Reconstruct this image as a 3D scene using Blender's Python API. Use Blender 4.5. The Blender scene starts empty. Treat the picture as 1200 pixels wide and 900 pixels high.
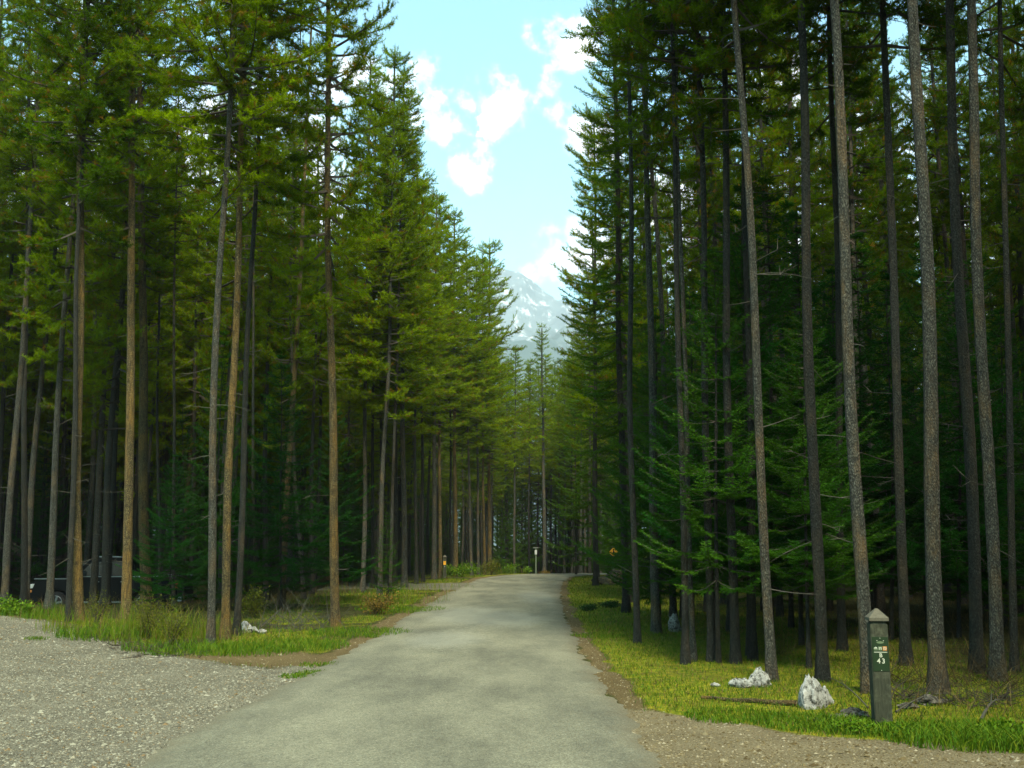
import bpy, math, random
import numpy as np
from mathutils import Vector, Matrix, Euler

# ------------------------------------------------------------------ camera, world, sun, exposure
SC = bpy.context.scene
COL = SC.collection
F = 1200.0            # focal length in photo pixels (photo 1200 x 900)
CAMH = 1.75
PITCH = math.atan(185.0 / F)

cam_d = bpy.data.cameras.new("camera")
cam_d.sensor_width = 36.0
cam_d.lens = 36.0
cam_d.clip_start = 0.1
cam_d.clip_end = 20000.0
cam = bpy.data.objects.new("camera", cam_d)
COL.objects.link(cam)
cam.location = (0, 0, CAMH)
cam.rotation_euler = (math.pi / 2 + PITCH, 0, 0)
SC.camera = cam

SC.view_settings.view_transform = 'Standard'
SC.view_settings.look = 'None'
SC.view_settings.gamma = 1.0
SC.view_settings.exposure = 2.05

SUN_EL, SUN_AZ = math.radians(54), math.radians(171)     # azimuth clockwise from +Y (the view direction)
SUN_DIR = Vector((math.sin(SUN_AZ) * math.cos(SUN_EL), math.cos(SUN_AZ) * math.cos(SUN_EL), math.sin(SUN_EL)))
sun_d = bpy.data.lights.new("sun", 'SUN')
sun_d.energy = 2.7
sun_d.angle = math.radians(16)
sun_d.color = (1.0, 0.92, 0.72)
sun = bpy.data.objects.new("sun", sun_d)
COL.objects.link(sun)
sun.rotation_euler = (-SUN_DIR).to_track_quat('-Z', 'Y').to_euler()
sun.location = SUN_DIR * 60


def ray(u, v):
    cp, sp = math.cos(PITCH), math.sin(PITCH)
    a, b = (u - 600) / F, (450 - v) / F
    return Vector((a, cp - b * sp, sp + b * cp))


def base_z(y):
    y = np.asarray(y, dtype=float)
    d = np.clip(y - 45, 0, 70)
    z = -0.0006 * d * d - 0.084 * np.clip(y - 115, 0, 20)
    return z


def P(u, v, D):
    r = ray(u, v)
    return Vector((0, 0, CAMH)) + r * (D / r.y)


def G(u, v):
    """where the sight line through a photo pixel meets the flat ground near the camera"""
    r = ray(u, v)
    return Vector((0, 0, CAMH)) + r * (CAMH / -r.z)


# ---- world: Nishita sky with cumulus in it
W = bpy.data.worlds.new("World")
SC.world = W
W.use_nodes = True
nt = W.node_tree
nt.nodes.clear()
N, L = nt.nodes, nt.links


def wmath(op, a=None, b=None, c=None, clamp=False):
    n = N.new('ShaderNodeMath'); n.operation = op; n.use_clamp = clamp
    for i, x in enumerate((a, b, c)):
        if x is None: continue
        if isinstance(x, (int, float)): n.inputs[i].default_value = x
        else: L.new(x, n.inputs[i])
    return n.outputs[0]


sky = N.new('ShaderNodeTexSky')
sky.sky_type = 'NISHITA'
sky.sun_disc = False
sky.sun_elevation = SUN_EL
sky.sun_rotation = SUN_AZ
sky.air_density = 1.0
sky.dust_density = 0.6
sky.ozone_density = 1.0
tc = N.new('ShaderNodeTexCoord')
dirv = tc.outputs['Generated']
nz = N.new('ShaderNodeTexNoise'); nz.inputs['Scale'].default_value = 14.0; nz.inputs['Detail'].default_value = 9.0
nz.inputs['Roughness'].default_value = 0.62
L.new(dirv, nz.inputs['Vector'])
nb = N.new('ShaderNodeTexNoise'); nb.inputs['Scale'].default_value = 2.6; nb.inputs['Detail'].default_value = 4.0
L.new(dirv, nb.inputs['Vector'])
# cumulus clumps: direction and angular radius
blobs = [((468, 100), .045), ((490, 138), .038), ((425, 95), .038), ((503, 118), .022), ((640, 98), .050), ((670, 70), .045),
         ((700, 150), .045), ((548, 208), .032), ((640, 304), .040), ((700, 300), .045), ((572, 142), .010),
         ((480, 215), .016), ((890, 40), .035), ((915, 95), .05),
         ((150, 210), .13), ((300, 190), .10), ((60, 260), .12), ((990, 250), .14), ((1130, 300), .15), ((780, 230), .05),
         ((345, 190), .06), ((230, 330), .12), ((860, 330), .12)]
wn = N.new('ShaderNodeTexNoise'); wn.inputs['Scale'].default_value = 22.0; wn.inputs['Detail'].default_value = 6.0; wn.inputs['Roughness'].default_value = 0.65
L.new(dirv, wn.inputs['Vector'])
wsub = N.new('ShaderNodeVectorMath'); wsub.operation = 'SUBTRACT'; L.new(wn.outputs['Color'], wsub.inputs[0]); wsub.inputs[1].default_value = (.5, .5, .5)
wsc = N.new('ShaderNodeVectorMath'); wsc.operation = 'SCALE'; L.new(wsub.outputs[0], wsc.inputs[0]); wsc.inputs['Scale'].default_value = 0.085
wadd = N.new('ShaderNodeVectorMath'); wadd.operation = 'ADD'; L.new(dirv, wadd.inputs[0]); L.new(wsc.outputs[0], wadd.inputs[1])
wdir = wadd.outputs[0]
acc = None
for (u, v), r in blobs:
    d = ray(u, v).normalized()
    dn = N.new('ShaderNodeVectorMath'); dn.operation = 'DISTANCE'
    L.new(wdir, dn.inputs[0]); dn.inputs[1].default_value = d
    m = wmath('MULTIPLY_ADD', dn.outputs['Value'], -1.0 / r, 1.0)
    acc = m if acc is None else wmath('SMOOTH_MAX', acc, m, 0.08)
gen = wmath('MULTIPLY_ADD', nb.outputs['Fac'], 5.0, -3.1)         # scattered cumulus over the whole sky
acc = wmath('MAXIMUM', acc, -1.2)
front = N.new('ShaderNodeSeparateXYZ'); L.new(dirv, front.inputs[0])
# the gap over the road holds only the clumps above; elsewhere the sky is about half cloud
gap = N.new('ShaderNodeVectorMath'); gap.operation = 'DISTANCE'; L.new(dirv, gap.inputs[0]); gap.inputs[1].default_value = ray(585, 160).normalized()
gsub = wmath('MULTIPLY_ADD', gap.outputs['Value'], -9.0, 4.2)
gsub = wmath('MAXIMUM', gsub, 0.0)
gen = wmath('SUBTRACT', gen, gsub)
acc = wmath('MAXIMUM', acc, gen)
dens = wmath('MULTIPLY_ADD', nz.outputs['Fac'], 4.0, -2.15)
dens = wmath('ADD', acc, dens)
ramp = N.new('ShaderNodeMapRange'); ramp.interpolation_type = 'SMOOTHSTEP'
L.new(dens, ramp.inputs['Value'])
ramp.inputs['From Min'].default_value = 0.0; ramp.inputs['From Max'].default_value = 0.9
hz = N.new('ShaderNodeMapRange'); L.new(front.outputs['Z'], hz.inputs['Value'])
hz.inputs['From Min'].default_value = 0.0; hz.inputs['From Max'].default_value = 0.08
cm = wmath('MULTIPLY', ramp.outputs[0], hz.outputs[0])
mixc = N.new('ShaderNodeMixRGB'); L.new(cm, mixc.inputs['Fac'])
tintn = N.new('ShaderNodeMixRGB'); tintn.blend_type = 'MULTIPLY'; tintn.inputs['Fac'].default_value = 1.0
L.new(sky.outputs[0], tintn.inputs['Color1']); tintn.inputs['Color2'].default_value = (0.72, 1.18, 0.98, 1)
L.new(tintn.outputs[0], mixc.inputs['Color1'])
cshade = N.new('ShaderNodeMapRange'); L.new(dens, cshade.inputs['Value']); cshade.inputs['From Min'].default_value = 0.3; cshade.inputs['From Max'].default_value = 1.6
cshade.inputs['To Min'].default_value = 7.5; cshade.inputs['To Max'].default_value = 3.6
ccol = N.new('ShaderNodeCombineXYZ')
for i_ in range(3): L.new(wmath('MULTIPLY', cshade.outputs[0], (1.0, 0.985, 0.965)[i_]), ccol.inputs[i_])
L.new(ccol.outputs[0], mixc.inputs['Color2'])
bg = N.new('ShaderNodeBackground'); bg.inputs['Strength'].default_value = 0.1
L.new(mixc.outputs[0], bg.inputs['Color'])
wo = N.new('ShaderNodeOutputWorld')
L.new(bg.outputs[0], wo.inputs['Surface'])

SC.render.engine = 'CYCLES'
cy = SC.cycles
cy.max_bounces = 5; cy.diffuse_bounces = 3; cy.glossy_bounces = 2; cy.transmission_bounces = 3
cy.volume_bounces = 0; cy.transparent_max_bounces = 8
cy.use_denoising = True
cy.caustics_reflective = False; cy.caustics_refractive = False
cy.sample_clamp_indirect = 4.0

# ------------------------------------------------------------------ helpers
rnd = random.Random(11)
RS = np.random.RandomState


def tag(o, label=None, cat=None, group=None, kind=None):
    if label: o['label'] = label
    if cat: o['category'] = cat
    if group: o['group'] = group
    if kind: o['kind'] = kind
    return o


def np_mesh(name, verts, faces_list, mats, smooth=False, mat_index=None, attrs=None):
    """verts (N,3); faces_list: list of int arrays (F,k) of fixed k each"""
    me = bpy.data.meshes.new(name)
    verts = np.asarray(verts, dtype=np.float32)
    me.vertices.add(len(verts)); me.vertices.foreach_set('co', verts.ravel())
    loops = np.concatenate([f.ravel() for f in faces_list]).astype(np.int32)
    totals = np.concatenate([np.full(len(f), f.shape[1], dtype=np.int32) for f in faces_list])
    starts = np.concatenate([[0], np.cumsum(totals)[:-1]]).astype(np.int32)
    me.loops.add(len(loops)); me.loops.foreach_set('vertex_index', loops)
    me.polygons.add(len(totals))
    me.polygons.foreach_set('loop_start', starts)
    me.polygons.foreach_set('loop_total', totals)
    if mat_index is not None:
        me.polygons.foreach_set('material_index', np.asarray(mat_index, dtype=np.int32))
    me.polygons.foreach_set('use_smooth', np.full(len(totals), bool(smooth)))
    for k, a in (attrs or {}).items():
        at = me.attributes.new(k, 'FLOAT', 'POINT')
        at.data.foreach_set('value', np.asarray(a, dtype=np.float32))
    for m in (mats if isinstance(mats, (list, tuple)) else [mats]): me.materials.append(m)
    me.update(calc_edges=True)
    return me


def add_obj(name, me, parent=None, loc=(0, 0, 0), rot=(0, 0, 0), scale=(1, 1, 1)):
    o = bpy.data.objects.new(name, me)
    COL.objects.link(o)
    if parent: o.parent = parent
    o.location = loc; o.rotation_euler = rot; o.scale = scale
    return o


def empty(name, loc=(0, 0, 0), rz=0.0):
    o = bpy.data.objects.new(name, None)
    o.empty_display_size = 0.2
    COL.objects.link(o)
    o.location = loc; o.rotation_euler = (0, 0, rz)
    return o


def vnoise(x, y, seed=0):
    """smooth value noise, 0..1"""
    x = np.asarray(x, dtype=float); y = np.asarray(y, dtype=float)
    xi = np.floor(x).astype(np.int64); yi = np.floor(y).astype(np.int64)
    fx = x - xi; fy = y - yi
    fx = fx * fx * (3 - 2 * fx); fy = fy * fy * (3 - 2 * fy)

    def h(a, b):
        n = (a * 374761393 + b * 668265263 + seed * 1442695041) & 0x7fffffff
        n = ((n ^ (n >> 13)) * 1274126177) & 0x7fffffff
        n = (n ^ (n >> 16)) & 0xffff
        return n / 65535.0
    return (h(xi, yi) * (1 - fx) + h(xi + 1, yi) * fx) * (1 - fy) + (h(xi, yi + 1) * (1 - fx) + h(xi + 1, yi + 1) * fx) * fy


def fbm(x, y, oct=4, seed=0):
    s = 0; a = 1; t = 0
    for i in range(oct):
        s = s + a * vnoise(x * 2 ** i, y * 2 ** i, seed + i * 17); t += a; a *= 0.55
    return s / t


def tube(path, radii, sides=10, cap=True):
    """verts, quads of a tube along a path (list of Vectors)"""
    path = np.array([tuple(p) for p in path], dtype=float); n = len(path)
    tg = np.gradient(path, axis=0); tg /= np.linalg.norm(tg, axis=1)[:, None] + 1e-9
    ref = np.array([1.0, 0.03, 0.0]) if abs(tg[0][0]) < 0.8 else np.array([0.0, 1, 0.05])
    u = np.cross(tg, ref); u /= np.linalg.norm(u, axis=1)[:, None]
    w = np.cross(tg, u)
    a = np.linspace(0, 2 * math.pi, sides, endpoint=False)
    radii = np.asarray(radii, dtype=float)
    if radii.ndim == 1: radii = np.repeat(radii[:, None], sides, 1)
    v = path[:, None, :] + radii[:, :, None] * (np.cos(a)[None, :, None] * u[:, None, :] + np.sin(a)[None, :, None] * w[:, None, :])
    v = v.reshape(-1, 3)
    i = np.arange(n - 1)[:, None] * sides; j = np.arange(sides)[None, :]; j2 = (j + 1) % sides
    q = np.stack([i + j, i + j2, i + sides + j2, i + sides + j], -1).reshape(-1, 4)
    return v, q


class Geo:
    def __init__(s): s.v = []; s.q = []; s.t = []; s.n = 0; s.a = []; s.qm = []; s.tm = []
    def add(s, v, q=None, t=None, m=0, att=0.0):
        v = np.asarray(v, dtype=float); s.v.append(v)
        s.a.append(np.broadcast_to(np.asarray(att, dtype=float), (len(v),)).copy())
        if q is not None and len(q): s.q.append(np.asarray(q) + s.n); s.qm.append(np.full(len(q), m))
        if t is not None and len(t): s.t.append(np.asarray(t) + s.n); s.tm.append(np.full(len(t), m))
        s.n += len(v)
    def mesh(s, name, mats, smooth=False, attname='tint'):
        fl = []; mi = []
        if s.q: fl.append(np.concatenate(s.q)); mi.append(np.concatenate(s.qm))
        if s.t: fl.append(np.concatenate(s.t)); mi.append(np.concatenate(s.tm))
        return np_mesh(name, np.concatenate(s.v), fl, mats, smooth, np.concatenate(mi), {attname: np.concatenate(s.a)})
    def box(s, x0, x1, y0, y1, z0, z1, m=0):
        v = [(x, y, z) for z in (z0, z1) for y in (y0, y1) for x in (x0, x1)]
        q = [(0, 2, 3, 1), (4, 5, 7, 6), (0, 1, 5, 4), (2, 6, 7, 3), (0, 4, 6, 2), (1, 3, 7, 5)]
        s.add(v, q, m=m)


# ------------------------------------------------------------------ materials
def new_mat(name):
    m = bpy.data.materials.new(name); m.use_nodes = True
    nt = m.node_tree
    b = nt.nodes['Principled BSDF']
    b.inputs['Specular IOR Level'].default_value = 0.25
    return m, nt, b


def nn(nt, typ, **kw):
    n = nt.nodes.new(typ)
    for k, x in kw.items():
        if k in n.inputs: n.inputs[k].default_value = x
        else: setattr(n, k, x)
    return n


def ramp_node(nt, fac, stops):
    r = nt.nodes.new('ShaderNodeValToRGB')
    while len(r.color_ramp.elements) < len(stops): r.color_ramp.elements.new(0.5)
    for e, (p, c) in zip(r.color_ramp.elements, stops):
        e.position = p; e.color = (*c, 1)
    nt.links.new(fac, r.inputs['Fac'])
    return r.outputs['Color']


def mixrgb(nt, fac, a, b, blend='MIX'):
    m = nt.nodes.new('ShaderNodeMixRGB'); m.blend_type = blend
    for i, x in zip(('Fac', 'Color1', 'Color2'), (fac, a, b)):
        if isinstance(x, (int, float)): m.inputs[i].default_value = x
        elif isinstance(x, tuple): m.inputs[i].default_value = (*x, 1)
        else: nt.links.new(x, m.inputs[i])
    return m.outputs[0]


def mth(nt, op, a, b=None, c=None, clamp=False):
    n = nt.nodes.new('ShaderNodeMath'); n.operation = op; n.use_clamp = clamp
    for i, x in enumerate((a, b, c)):
        if x is None: continue
        if isinstance(x, (int, float)): n.inputs[i].default_value = x
        else: nt.links.new(x, n.inputs[i])
    return n.outputs[0]


def objcoord(nt, scale=(1, 1, 1)):
    t = nt.nodes.new('ShaderNodeTexCoord'); m = nt.nodes.new('ShaderNodeMapping')
    m.inputs['Scale'].default_value = scale
    nt.links.new(t.outputs['Object'], m.inputs['Vector'])
    return m.outputs[0]


def noise(nt, vec, scale, detail=4, rough=0.6):
    n = nn(nt, 'ShaderNodeTexNoise', Scale=scale, Detail=detail, Roughness=rough)
    nt.links.new(vec, n.inputs['Vector'])
    return n.outputs['Fac']


def bump(nt, b, h, strength=0.5, dist=0.02):
    n = nn(nt, 'ShaderNodeBump', Strength=strength, Distance=dist)
    nt.links.new(h, n.inputs['Height']); nt.links.new(n.outputs[0], b.inputs['Normal'])


def bark(name, plate, crack, patch, patch_amt):
    m, nt, b = new_mat(name)
    v = objcoord(nt, (1, 1, 0.45))
    info = nt.nodes.new('ShaderNodeObjectInfo')
    add = nn(nt, 'ShaderNodeVectorMath', operation='ADD')
    comb = nt.nodes.new('ShaderNodeCombineXYZ')
    nt.links.new(mth(nt, 'MULTIPLY', info.outputs['Random'], 37.0), comb.inputs[2])
    nt.links.new(v, add.inputs[0]); nt.links.new(comb.outputs[0], add.inputs[1]); v = add.outputs[0]
    vo = nn(nt, 'ShaderNodeTexVoronoi', Scale=48.0); nt.links.new(v, vo.inputs['Vector'])
    vo.feature = 'DISTANCE_TO_EDGE'
    n1 = noise(nt, v, 38, 5, 0.7); n2 = noise(nt, v, 3.0, 4, 0.6); n3 = noise(nt, v, 95, 3, 0.7)
    edge = mth(nt, 'ADD', mth(nt, 'MULTIPLY', vo.outputs['Distance'], 2.4), mth(nt, 'MULTIPLY_ADD', n1, 2.6, -1.25), clamp=True)
    c = mixrgb(nt, edge, crack, plate)
    pm = mth(nt, 'MULTIPLY_ADD', n2, 5.0, -2.5 + patch_amt * 2, clamp=True)
    pm = mth(nt, 'MULTIPLY', pm, mth(nt, 'MULTIPLY_ADD', n3, 3.0, -0.9, clamp=True))
    c = mixrgb(nt, mth(nt, 'MULTIPLY', pm, 0.85), c, patch)
    lich = mth(nt, 'MULTIPLY_ADD', n3, 7.0, -4.3, clamp=True)
    c = mixrgb(nt, mth(nt, 'MULTIPLY', lich, 0.22), c, (0.22, 0.23, 0.18))
    mp5 = nt.nodes.new('ShaderNodeMapping'); mp5.inputs['Scale'].default_value = (1, 1, 0.22); nt.links.new(v, mp5.inputs['Vector'])
    n5 = noise(nt, mp5.outputs[0], 34, 4, 0.7)
    c = mixrgb(nt, mth(nt, 'MULTIPLY', mth(nt, 'MULTIPLY_ADD', n5, 6.0, -2.9, clamp=True), 0.75), c, crack)
    n4 = noise(nt, v, 15, 4, 0.75)
    c = mixrgb(nt, mth(nt, 'MULTIPLY_ADD', n4, 7.0, -3.9, clamp=True), c, crack)
    br = mth(nt, 'MULTIPLY_ADD', info.outputs['Random'], 0.5, 0.75)
    c = mixrgb(nt, 1.0, c, mixrgb(nt, 1.0, (1, 1, 1), br, 'MULTIPLY'), 'MULTIPLY')
    nt.links.new(c, b.inputs['Base Color'])
    b.inputs['Roughness'].default_value = 0.9
    bump(nt, b, mth(nt, 'ADD', edge, n1), 0.9, 0.02)
    return m


M_BARK_OCHRE = bark('bark_ochre', (0.190, 0.153, 0.062), (0.028, 0.022, 0.010), (0.23, 0.13, 0.022), 0.18)  # flaky ochre bark, with warm sun on the left trunks in its colour
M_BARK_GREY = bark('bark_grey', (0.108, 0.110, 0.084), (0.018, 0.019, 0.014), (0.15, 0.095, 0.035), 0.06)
M_BARK_DARK = bark('bark_dark', (0.042, 0.045, 0.034), (0.012, 0.013, 0.010), (0.07, 0.05, 0.024), 0.06)  # darker bark: shade inside the stand is put into its colour
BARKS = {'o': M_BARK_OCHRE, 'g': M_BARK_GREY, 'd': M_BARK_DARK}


def plain(name, col, rough=0.7, metal=0.0, var=0.15, sc=30.0, spec=0.3, emis=None):
    m, nt, b = new_mat(name)
    n = noise(nt, objcoord(nt), sc, 5, 0.65)
    c = mixrgb(nt, n, tuple(x * (1 - var) for x in col), tuple(min(1, x * (1 + var)) for x in col))
    nt.links.new(c, b.inputs['Base Color'])
    b.inputs['Roughness'].default_value = rough; b.inputs['Metallic'].default_value = metal
    b.inputs['Specular IOR Level'].default_value = spec
    return m


M_TWIG = plain('dead_twig_wood', (0.055, 0.052, 0.038), 0.9, var=0.4)
M_LIMB = plain('limb_wood', (0.045, 0.037, 0.026), 0.9, var=0.4)


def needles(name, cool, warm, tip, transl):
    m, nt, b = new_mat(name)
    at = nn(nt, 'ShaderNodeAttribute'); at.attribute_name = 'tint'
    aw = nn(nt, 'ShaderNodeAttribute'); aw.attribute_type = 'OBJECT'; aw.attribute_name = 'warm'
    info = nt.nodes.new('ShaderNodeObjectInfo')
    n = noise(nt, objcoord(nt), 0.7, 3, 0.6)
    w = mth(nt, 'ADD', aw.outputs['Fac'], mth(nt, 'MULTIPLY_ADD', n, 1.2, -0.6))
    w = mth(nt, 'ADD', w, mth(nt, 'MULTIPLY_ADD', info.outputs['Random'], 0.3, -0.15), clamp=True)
    c = mixrgb(nt, w, cool, warm)  # warm for sunlit crowns, cool for shaded ones: light put into needle colour
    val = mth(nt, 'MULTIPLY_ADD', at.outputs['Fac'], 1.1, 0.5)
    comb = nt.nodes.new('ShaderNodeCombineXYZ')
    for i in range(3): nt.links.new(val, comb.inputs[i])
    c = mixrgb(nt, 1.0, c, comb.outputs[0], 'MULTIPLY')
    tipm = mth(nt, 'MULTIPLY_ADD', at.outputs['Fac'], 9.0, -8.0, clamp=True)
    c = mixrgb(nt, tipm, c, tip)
    nt.links.new(c, b.inputs['Base Color'])
    b.inputs['Roughness'].default_value = 0.7; b.inputs['Specular IOR Level'].default_value = 0.02
    tr = nt.nodes.new('ShaderNodeBsdfTranslucent')
    c2 = mixrgb(nt, 1.0, c, (1.25, 1.35, 0.55), 'MULTIPLY')
    nt.links.new(c2, tr.inputs['Color'])
    mx = nt.nodes.new('ShaderNodeMixShader'); mx.inputs[0].default_value = transl
    nt.links.new(b.outputs[0], mx.inputs[1]); nt.links.new(tr.outputs[0], mx.inputs[2])
    nt.links.new(mx.outputs[0], nt.nodes['Material Output'].inputs['Surface'])
    return m


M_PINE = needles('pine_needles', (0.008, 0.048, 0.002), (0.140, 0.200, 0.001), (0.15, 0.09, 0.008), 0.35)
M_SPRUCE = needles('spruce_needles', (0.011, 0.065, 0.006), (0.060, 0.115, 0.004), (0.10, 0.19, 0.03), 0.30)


# ------------------------------------------------------------------ needle tufts and crowns
def unit(a): return a / (np.linalg.norm(a, axis=-1, keepdims=True) + 1e-9)


def tufts(geo, pos, dirs, tint, n_each, length, width, spread, seg, rs, flat=None, m=1):
    """needles (one tapering triangle each) around twig segments that start at pos and run along dirs for seg metres"""
    k = len(pos)
    if not k: return
    pos = np.repeat(pos, n_each, 0); d = unit(np.repeat(dirs, n_each, 0)); ti = np.repeat(tint, n_each)
    nn_ = len(pos)
    r = rs.normal(size=(nn_, 3))
    if flat is not None: r[:, 2] *= flat
    r = unit(r)
    nd = unit(d * (1 - spread) + r * spread)
    ln = length * rs.uniform(0.7, 1.2, nn_)[:, None]
    p = pos + d * (rs.uniform(0, 1, nn_)[:, None] * seg)
    s = unit(np.cross(nd, rs.normal(size=(nn_, 3)))) * width * 0.5
    v = np.stack([p - s, p + s, p + nd * ln], 1).reshape(-1, 3)
    t = np.arange(nn_ * 3).reshape(-1, 3)
    geo.add(v, t=t, m=m, att=np.repeat(ti, 3))


def pine_crown(seed, Hc=10.5, R=1.7, whorl=0.36, per=5, dens=1.0, low=0.5, droop=0.15, n_each=15):
    rs = RS(seed); g = Geo()
    P_, D_, T_ = [], [], []
    z = 0.0
    while z < Hc:
        t = z / Hc
        prof = (low + (1 - low) * min(1, t / 0.22)) * (1 - t) ** 0.62 + 0.06
        nb_ = max(3, int(round(per + rs.uniform(-1.3, 1.3))))
        if t < 0.15: nb_ = max(1, int(nb_ * (0.45 + 3 * t)))
        a0 = rs.uniform(0, 6.28)
        for k in range(nb_):
            a = a0 + k * 6.283 / nb_ + rs.normal() * 0.25
            Lb = R * prof * rs.uniform(0.5, 1.22)
            el = -0.22 - droop + t * 0.75 + rs.normal() * 0.20
            up = 0.25 + rs.uniform(0, 0.45)
            h = np.array([math.cos(a), math.sin(a), 0.0]); sidev = np.array([-math.sin(a), math.cos(a), 0.0])
            sb = rs.normal() * 0.12
            n = 7
            s = np.linspace(0, 1, n)
            rr = Lb * s; zz = Lb * (math.tan(el) * s * 0.75 + up * 0.45 * s ** 2.4)
            pts = h[None] * rr[:, None] + sidev[None] * (sb * Lb * s ** 2)[:, None]
            pts[:, 2] = z + zz + rs.uniform(-0.1, 0.1)
            v, q = tube(pts, np.linspace(0.022 * (0.5 + Lb * 0.5), 0.005, n), 3)
            g.add(v, q, m=0)
            tang = unit(np.gradient(pts, axis=0))
            ntw = max(5, int(Lb * 24 * dens))
            bt = rs.uniform(0.15, 0.72)
            for j in range(ntw + 1):
                ss = 1.0 if j == ntw else rs.uniform(0.16, 1.0) ** 0.8
                f = ss * (n - 1); i0 = min(int(f), n - 2); fr = f - i0
                p = pts[i0] * (1 - fr) + pts[i0 + 1] * fr; tg = tang[i0] * (1 - fr) + tang[i0 + 1] * fr
                side = sidev * (1 if j % 2 else -1)
                d = tg * rs.uniform(0.55, 1.1) + side * rs.uniform(0.3, 1.3) * (0 if j == ntw else 1) + np.array([0, 0, rs.uniform(-0.35, 0.6)])
                d = d / np.linalg.norm(d)
                tl = rs.uniform(0.18, 0.50) * (1.15 - 0.45 * ss)
                e = p + d * tl
                sd = np.cross(d, [0.3, 0.1, 0.9]); sd = sd / (np.linalg.norm(sd) + 1e-6) * 0.004
                g.add([p - sd, p + sd, e], t=[(0, 1, 2)], m=0)
                nseg = max(1, int(tl / 0.12))
                for q_ in range(nseg):
                    P_.append(p + d * tl * (q_ / nseg)); D_.append(d + np.array([0, 0, 0.12 * q_]))
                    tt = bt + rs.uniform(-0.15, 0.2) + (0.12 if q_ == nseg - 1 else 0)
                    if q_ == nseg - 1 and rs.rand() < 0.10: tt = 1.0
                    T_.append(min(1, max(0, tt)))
        z += whorl * rs.uniform(0.6, 1.35)
    # leader
    v, q = tube([(0, 0, Hc - 1.5), (0, 0, Hc + 0.35)], [0.03, 0.004], 4); g.add(v, q, m=0)
    for i in range(8):
        P_.append(np.array([0, 0, Hc - 0.7 + i * 0.12])); D_.append(np.array([0, 0, 1.0])); T_.append(0.8)
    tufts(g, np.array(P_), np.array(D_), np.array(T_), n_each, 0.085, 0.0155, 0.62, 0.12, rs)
    return g.mesh('crown_pine', [M_LIMB, M_PINE])


def spruce_crown(seed, H=7.0, R=1.5, whorl=0.27, per=6, open_=0.0, n_each=8, rough=0):
    rs = RS(seed); g = Geo(); P_, D_, T_ = [], [], []
    z = 0.25
    while z < H:
        t = z / H
        prof = (1 - t) ** 0.8 * min(1, 0.55 + t * 3.5) + 0.04
        nb_ = max(3, int(per + rs.uniform(-1.5, 1.5)))
        a0 = rs.uniform(0, 6.28)
        for k in range(nb_):
            if rs.rand() < open_: continue
            a = a0 + k * 6.283 / nb_ + rs.normal() * 0.2
            Lb = R * prof * (rs.uniform(0.45, 1.15) if rough else rs.uniform(0.6, 1.2))
            el = -0.13 + t * 0.6 + rs.normal() * 0.17
            h = np.array([math.cos(a), math.sin(a), 0.0]); sidev = np.array([-math.sin(a), math.cos(a), 0.0])
            n = 7; s = np.linspace(0, 1, n)
            pts = h[None] * (Lb * s)[:, None] + sidev[None] * (rs.normal() * 0.08 * Lb * s ** 2)[:, None]
            pts[:, 2] = z + Lb * (el * s - 0.10 * np.sin(s * 3.1) + (0.06 if rough else 0.16) * s ** 3)
            v, q = tube(pts, np.linspace(0.016, 0.004, n), 3); g.add(v, q, m=0)
            tang = unit(np.gradient(pts, axis=0))
            bt = rs.uniform(0.15, 0.65)
            ntw = max(4, int(Lb * 17))
            for j in range(ntw):
                ss = 0.14 + 0.86 * (j + 0.5) / ntw
                f = ss * (n - 1); i0 = min(int(f), n - 2); fr = f - i0
                p = pts[i0] * (1 - fr) + pts[i0 + 1] * fr; tg = tang[i0]
                tl = max(0.16 if rough else 0.09, Lb * 0.38 * (1 - ss) ** 0.8 * min(1, ss * 3) * rs.uniform(0.6, 1.15))
                for sg in (-1, 1):
                    d = tg * 0.75 + sidev * sg * 0.75 + np.array([0, 0, rs.uniform(-0.22, 0.06)])
                    d = d / np.linalg.norm(d)
                    nseg = max(1, int(tl / 0.085))
                    for q_ in range(nseg):
                        P_.append(p + d * tl * (q_ / nseg)); D_.append(d)
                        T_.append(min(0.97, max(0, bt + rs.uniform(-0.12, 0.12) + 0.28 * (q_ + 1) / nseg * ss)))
            for q_ in range(max(1, int(Lb / 0.1))):
                ss = (q_ + 0.5) / max(1, int(Lb / 0.1)); f = ss * (n - 1); i0 = min(int(f), n - 2)
                P_.append(pts[i0] * (1 - f + i0) + pts[i0 + 1] * (f - i0)); D_.append(tang[i0]); T_.append(min(0.95, bt + 0.2 * ss))
        z += whorl * rs.uniform(0.7, 1.3)
    for i in range(6):
        P_.append(np.array([0, 0, H - 0.4 + i * 0.1])); D_.append(np.array([0, 0, 1.0])); T_.append(0.8)
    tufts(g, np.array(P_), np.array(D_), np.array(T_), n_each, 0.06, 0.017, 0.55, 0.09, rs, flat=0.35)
    return g.mesh('crown_spruce', [M_LIMB, M_SPRUCE])


CROWN_H = 10.5
PINE = [pine_crown(1, R=1.95), pine_crown(2, R=2.15, low=0.6), pine_crown(3, R=1.6, dens=0.95, per=4.6),
        pine_crown(4, R=1.7, dens=0.85, per=4, low=0.4, whorl=0.42), pine_crown(5, R=1.3, dens=0.9, per=4, whorl=0.45, low=0.45, n_each=11)]
print('CROWN TRIS', [len(m.polygons) for m in PINE])
SPR_TALL = spruce_crown(21, H=17.0, R=1.9, whorl=0.36, per=5.5, n_each=6, rough=1)
SPR_YOUNG = [spruce_crown(22, H=7.0, R=1.75, whorl=0.27, per=6.5), spruce_crown(23, H=7.0, R=1.5, whorl=0.30, per=6, open_=0.15)]
SPR_H = {SPR_TALL.name: 17.0}


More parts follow.
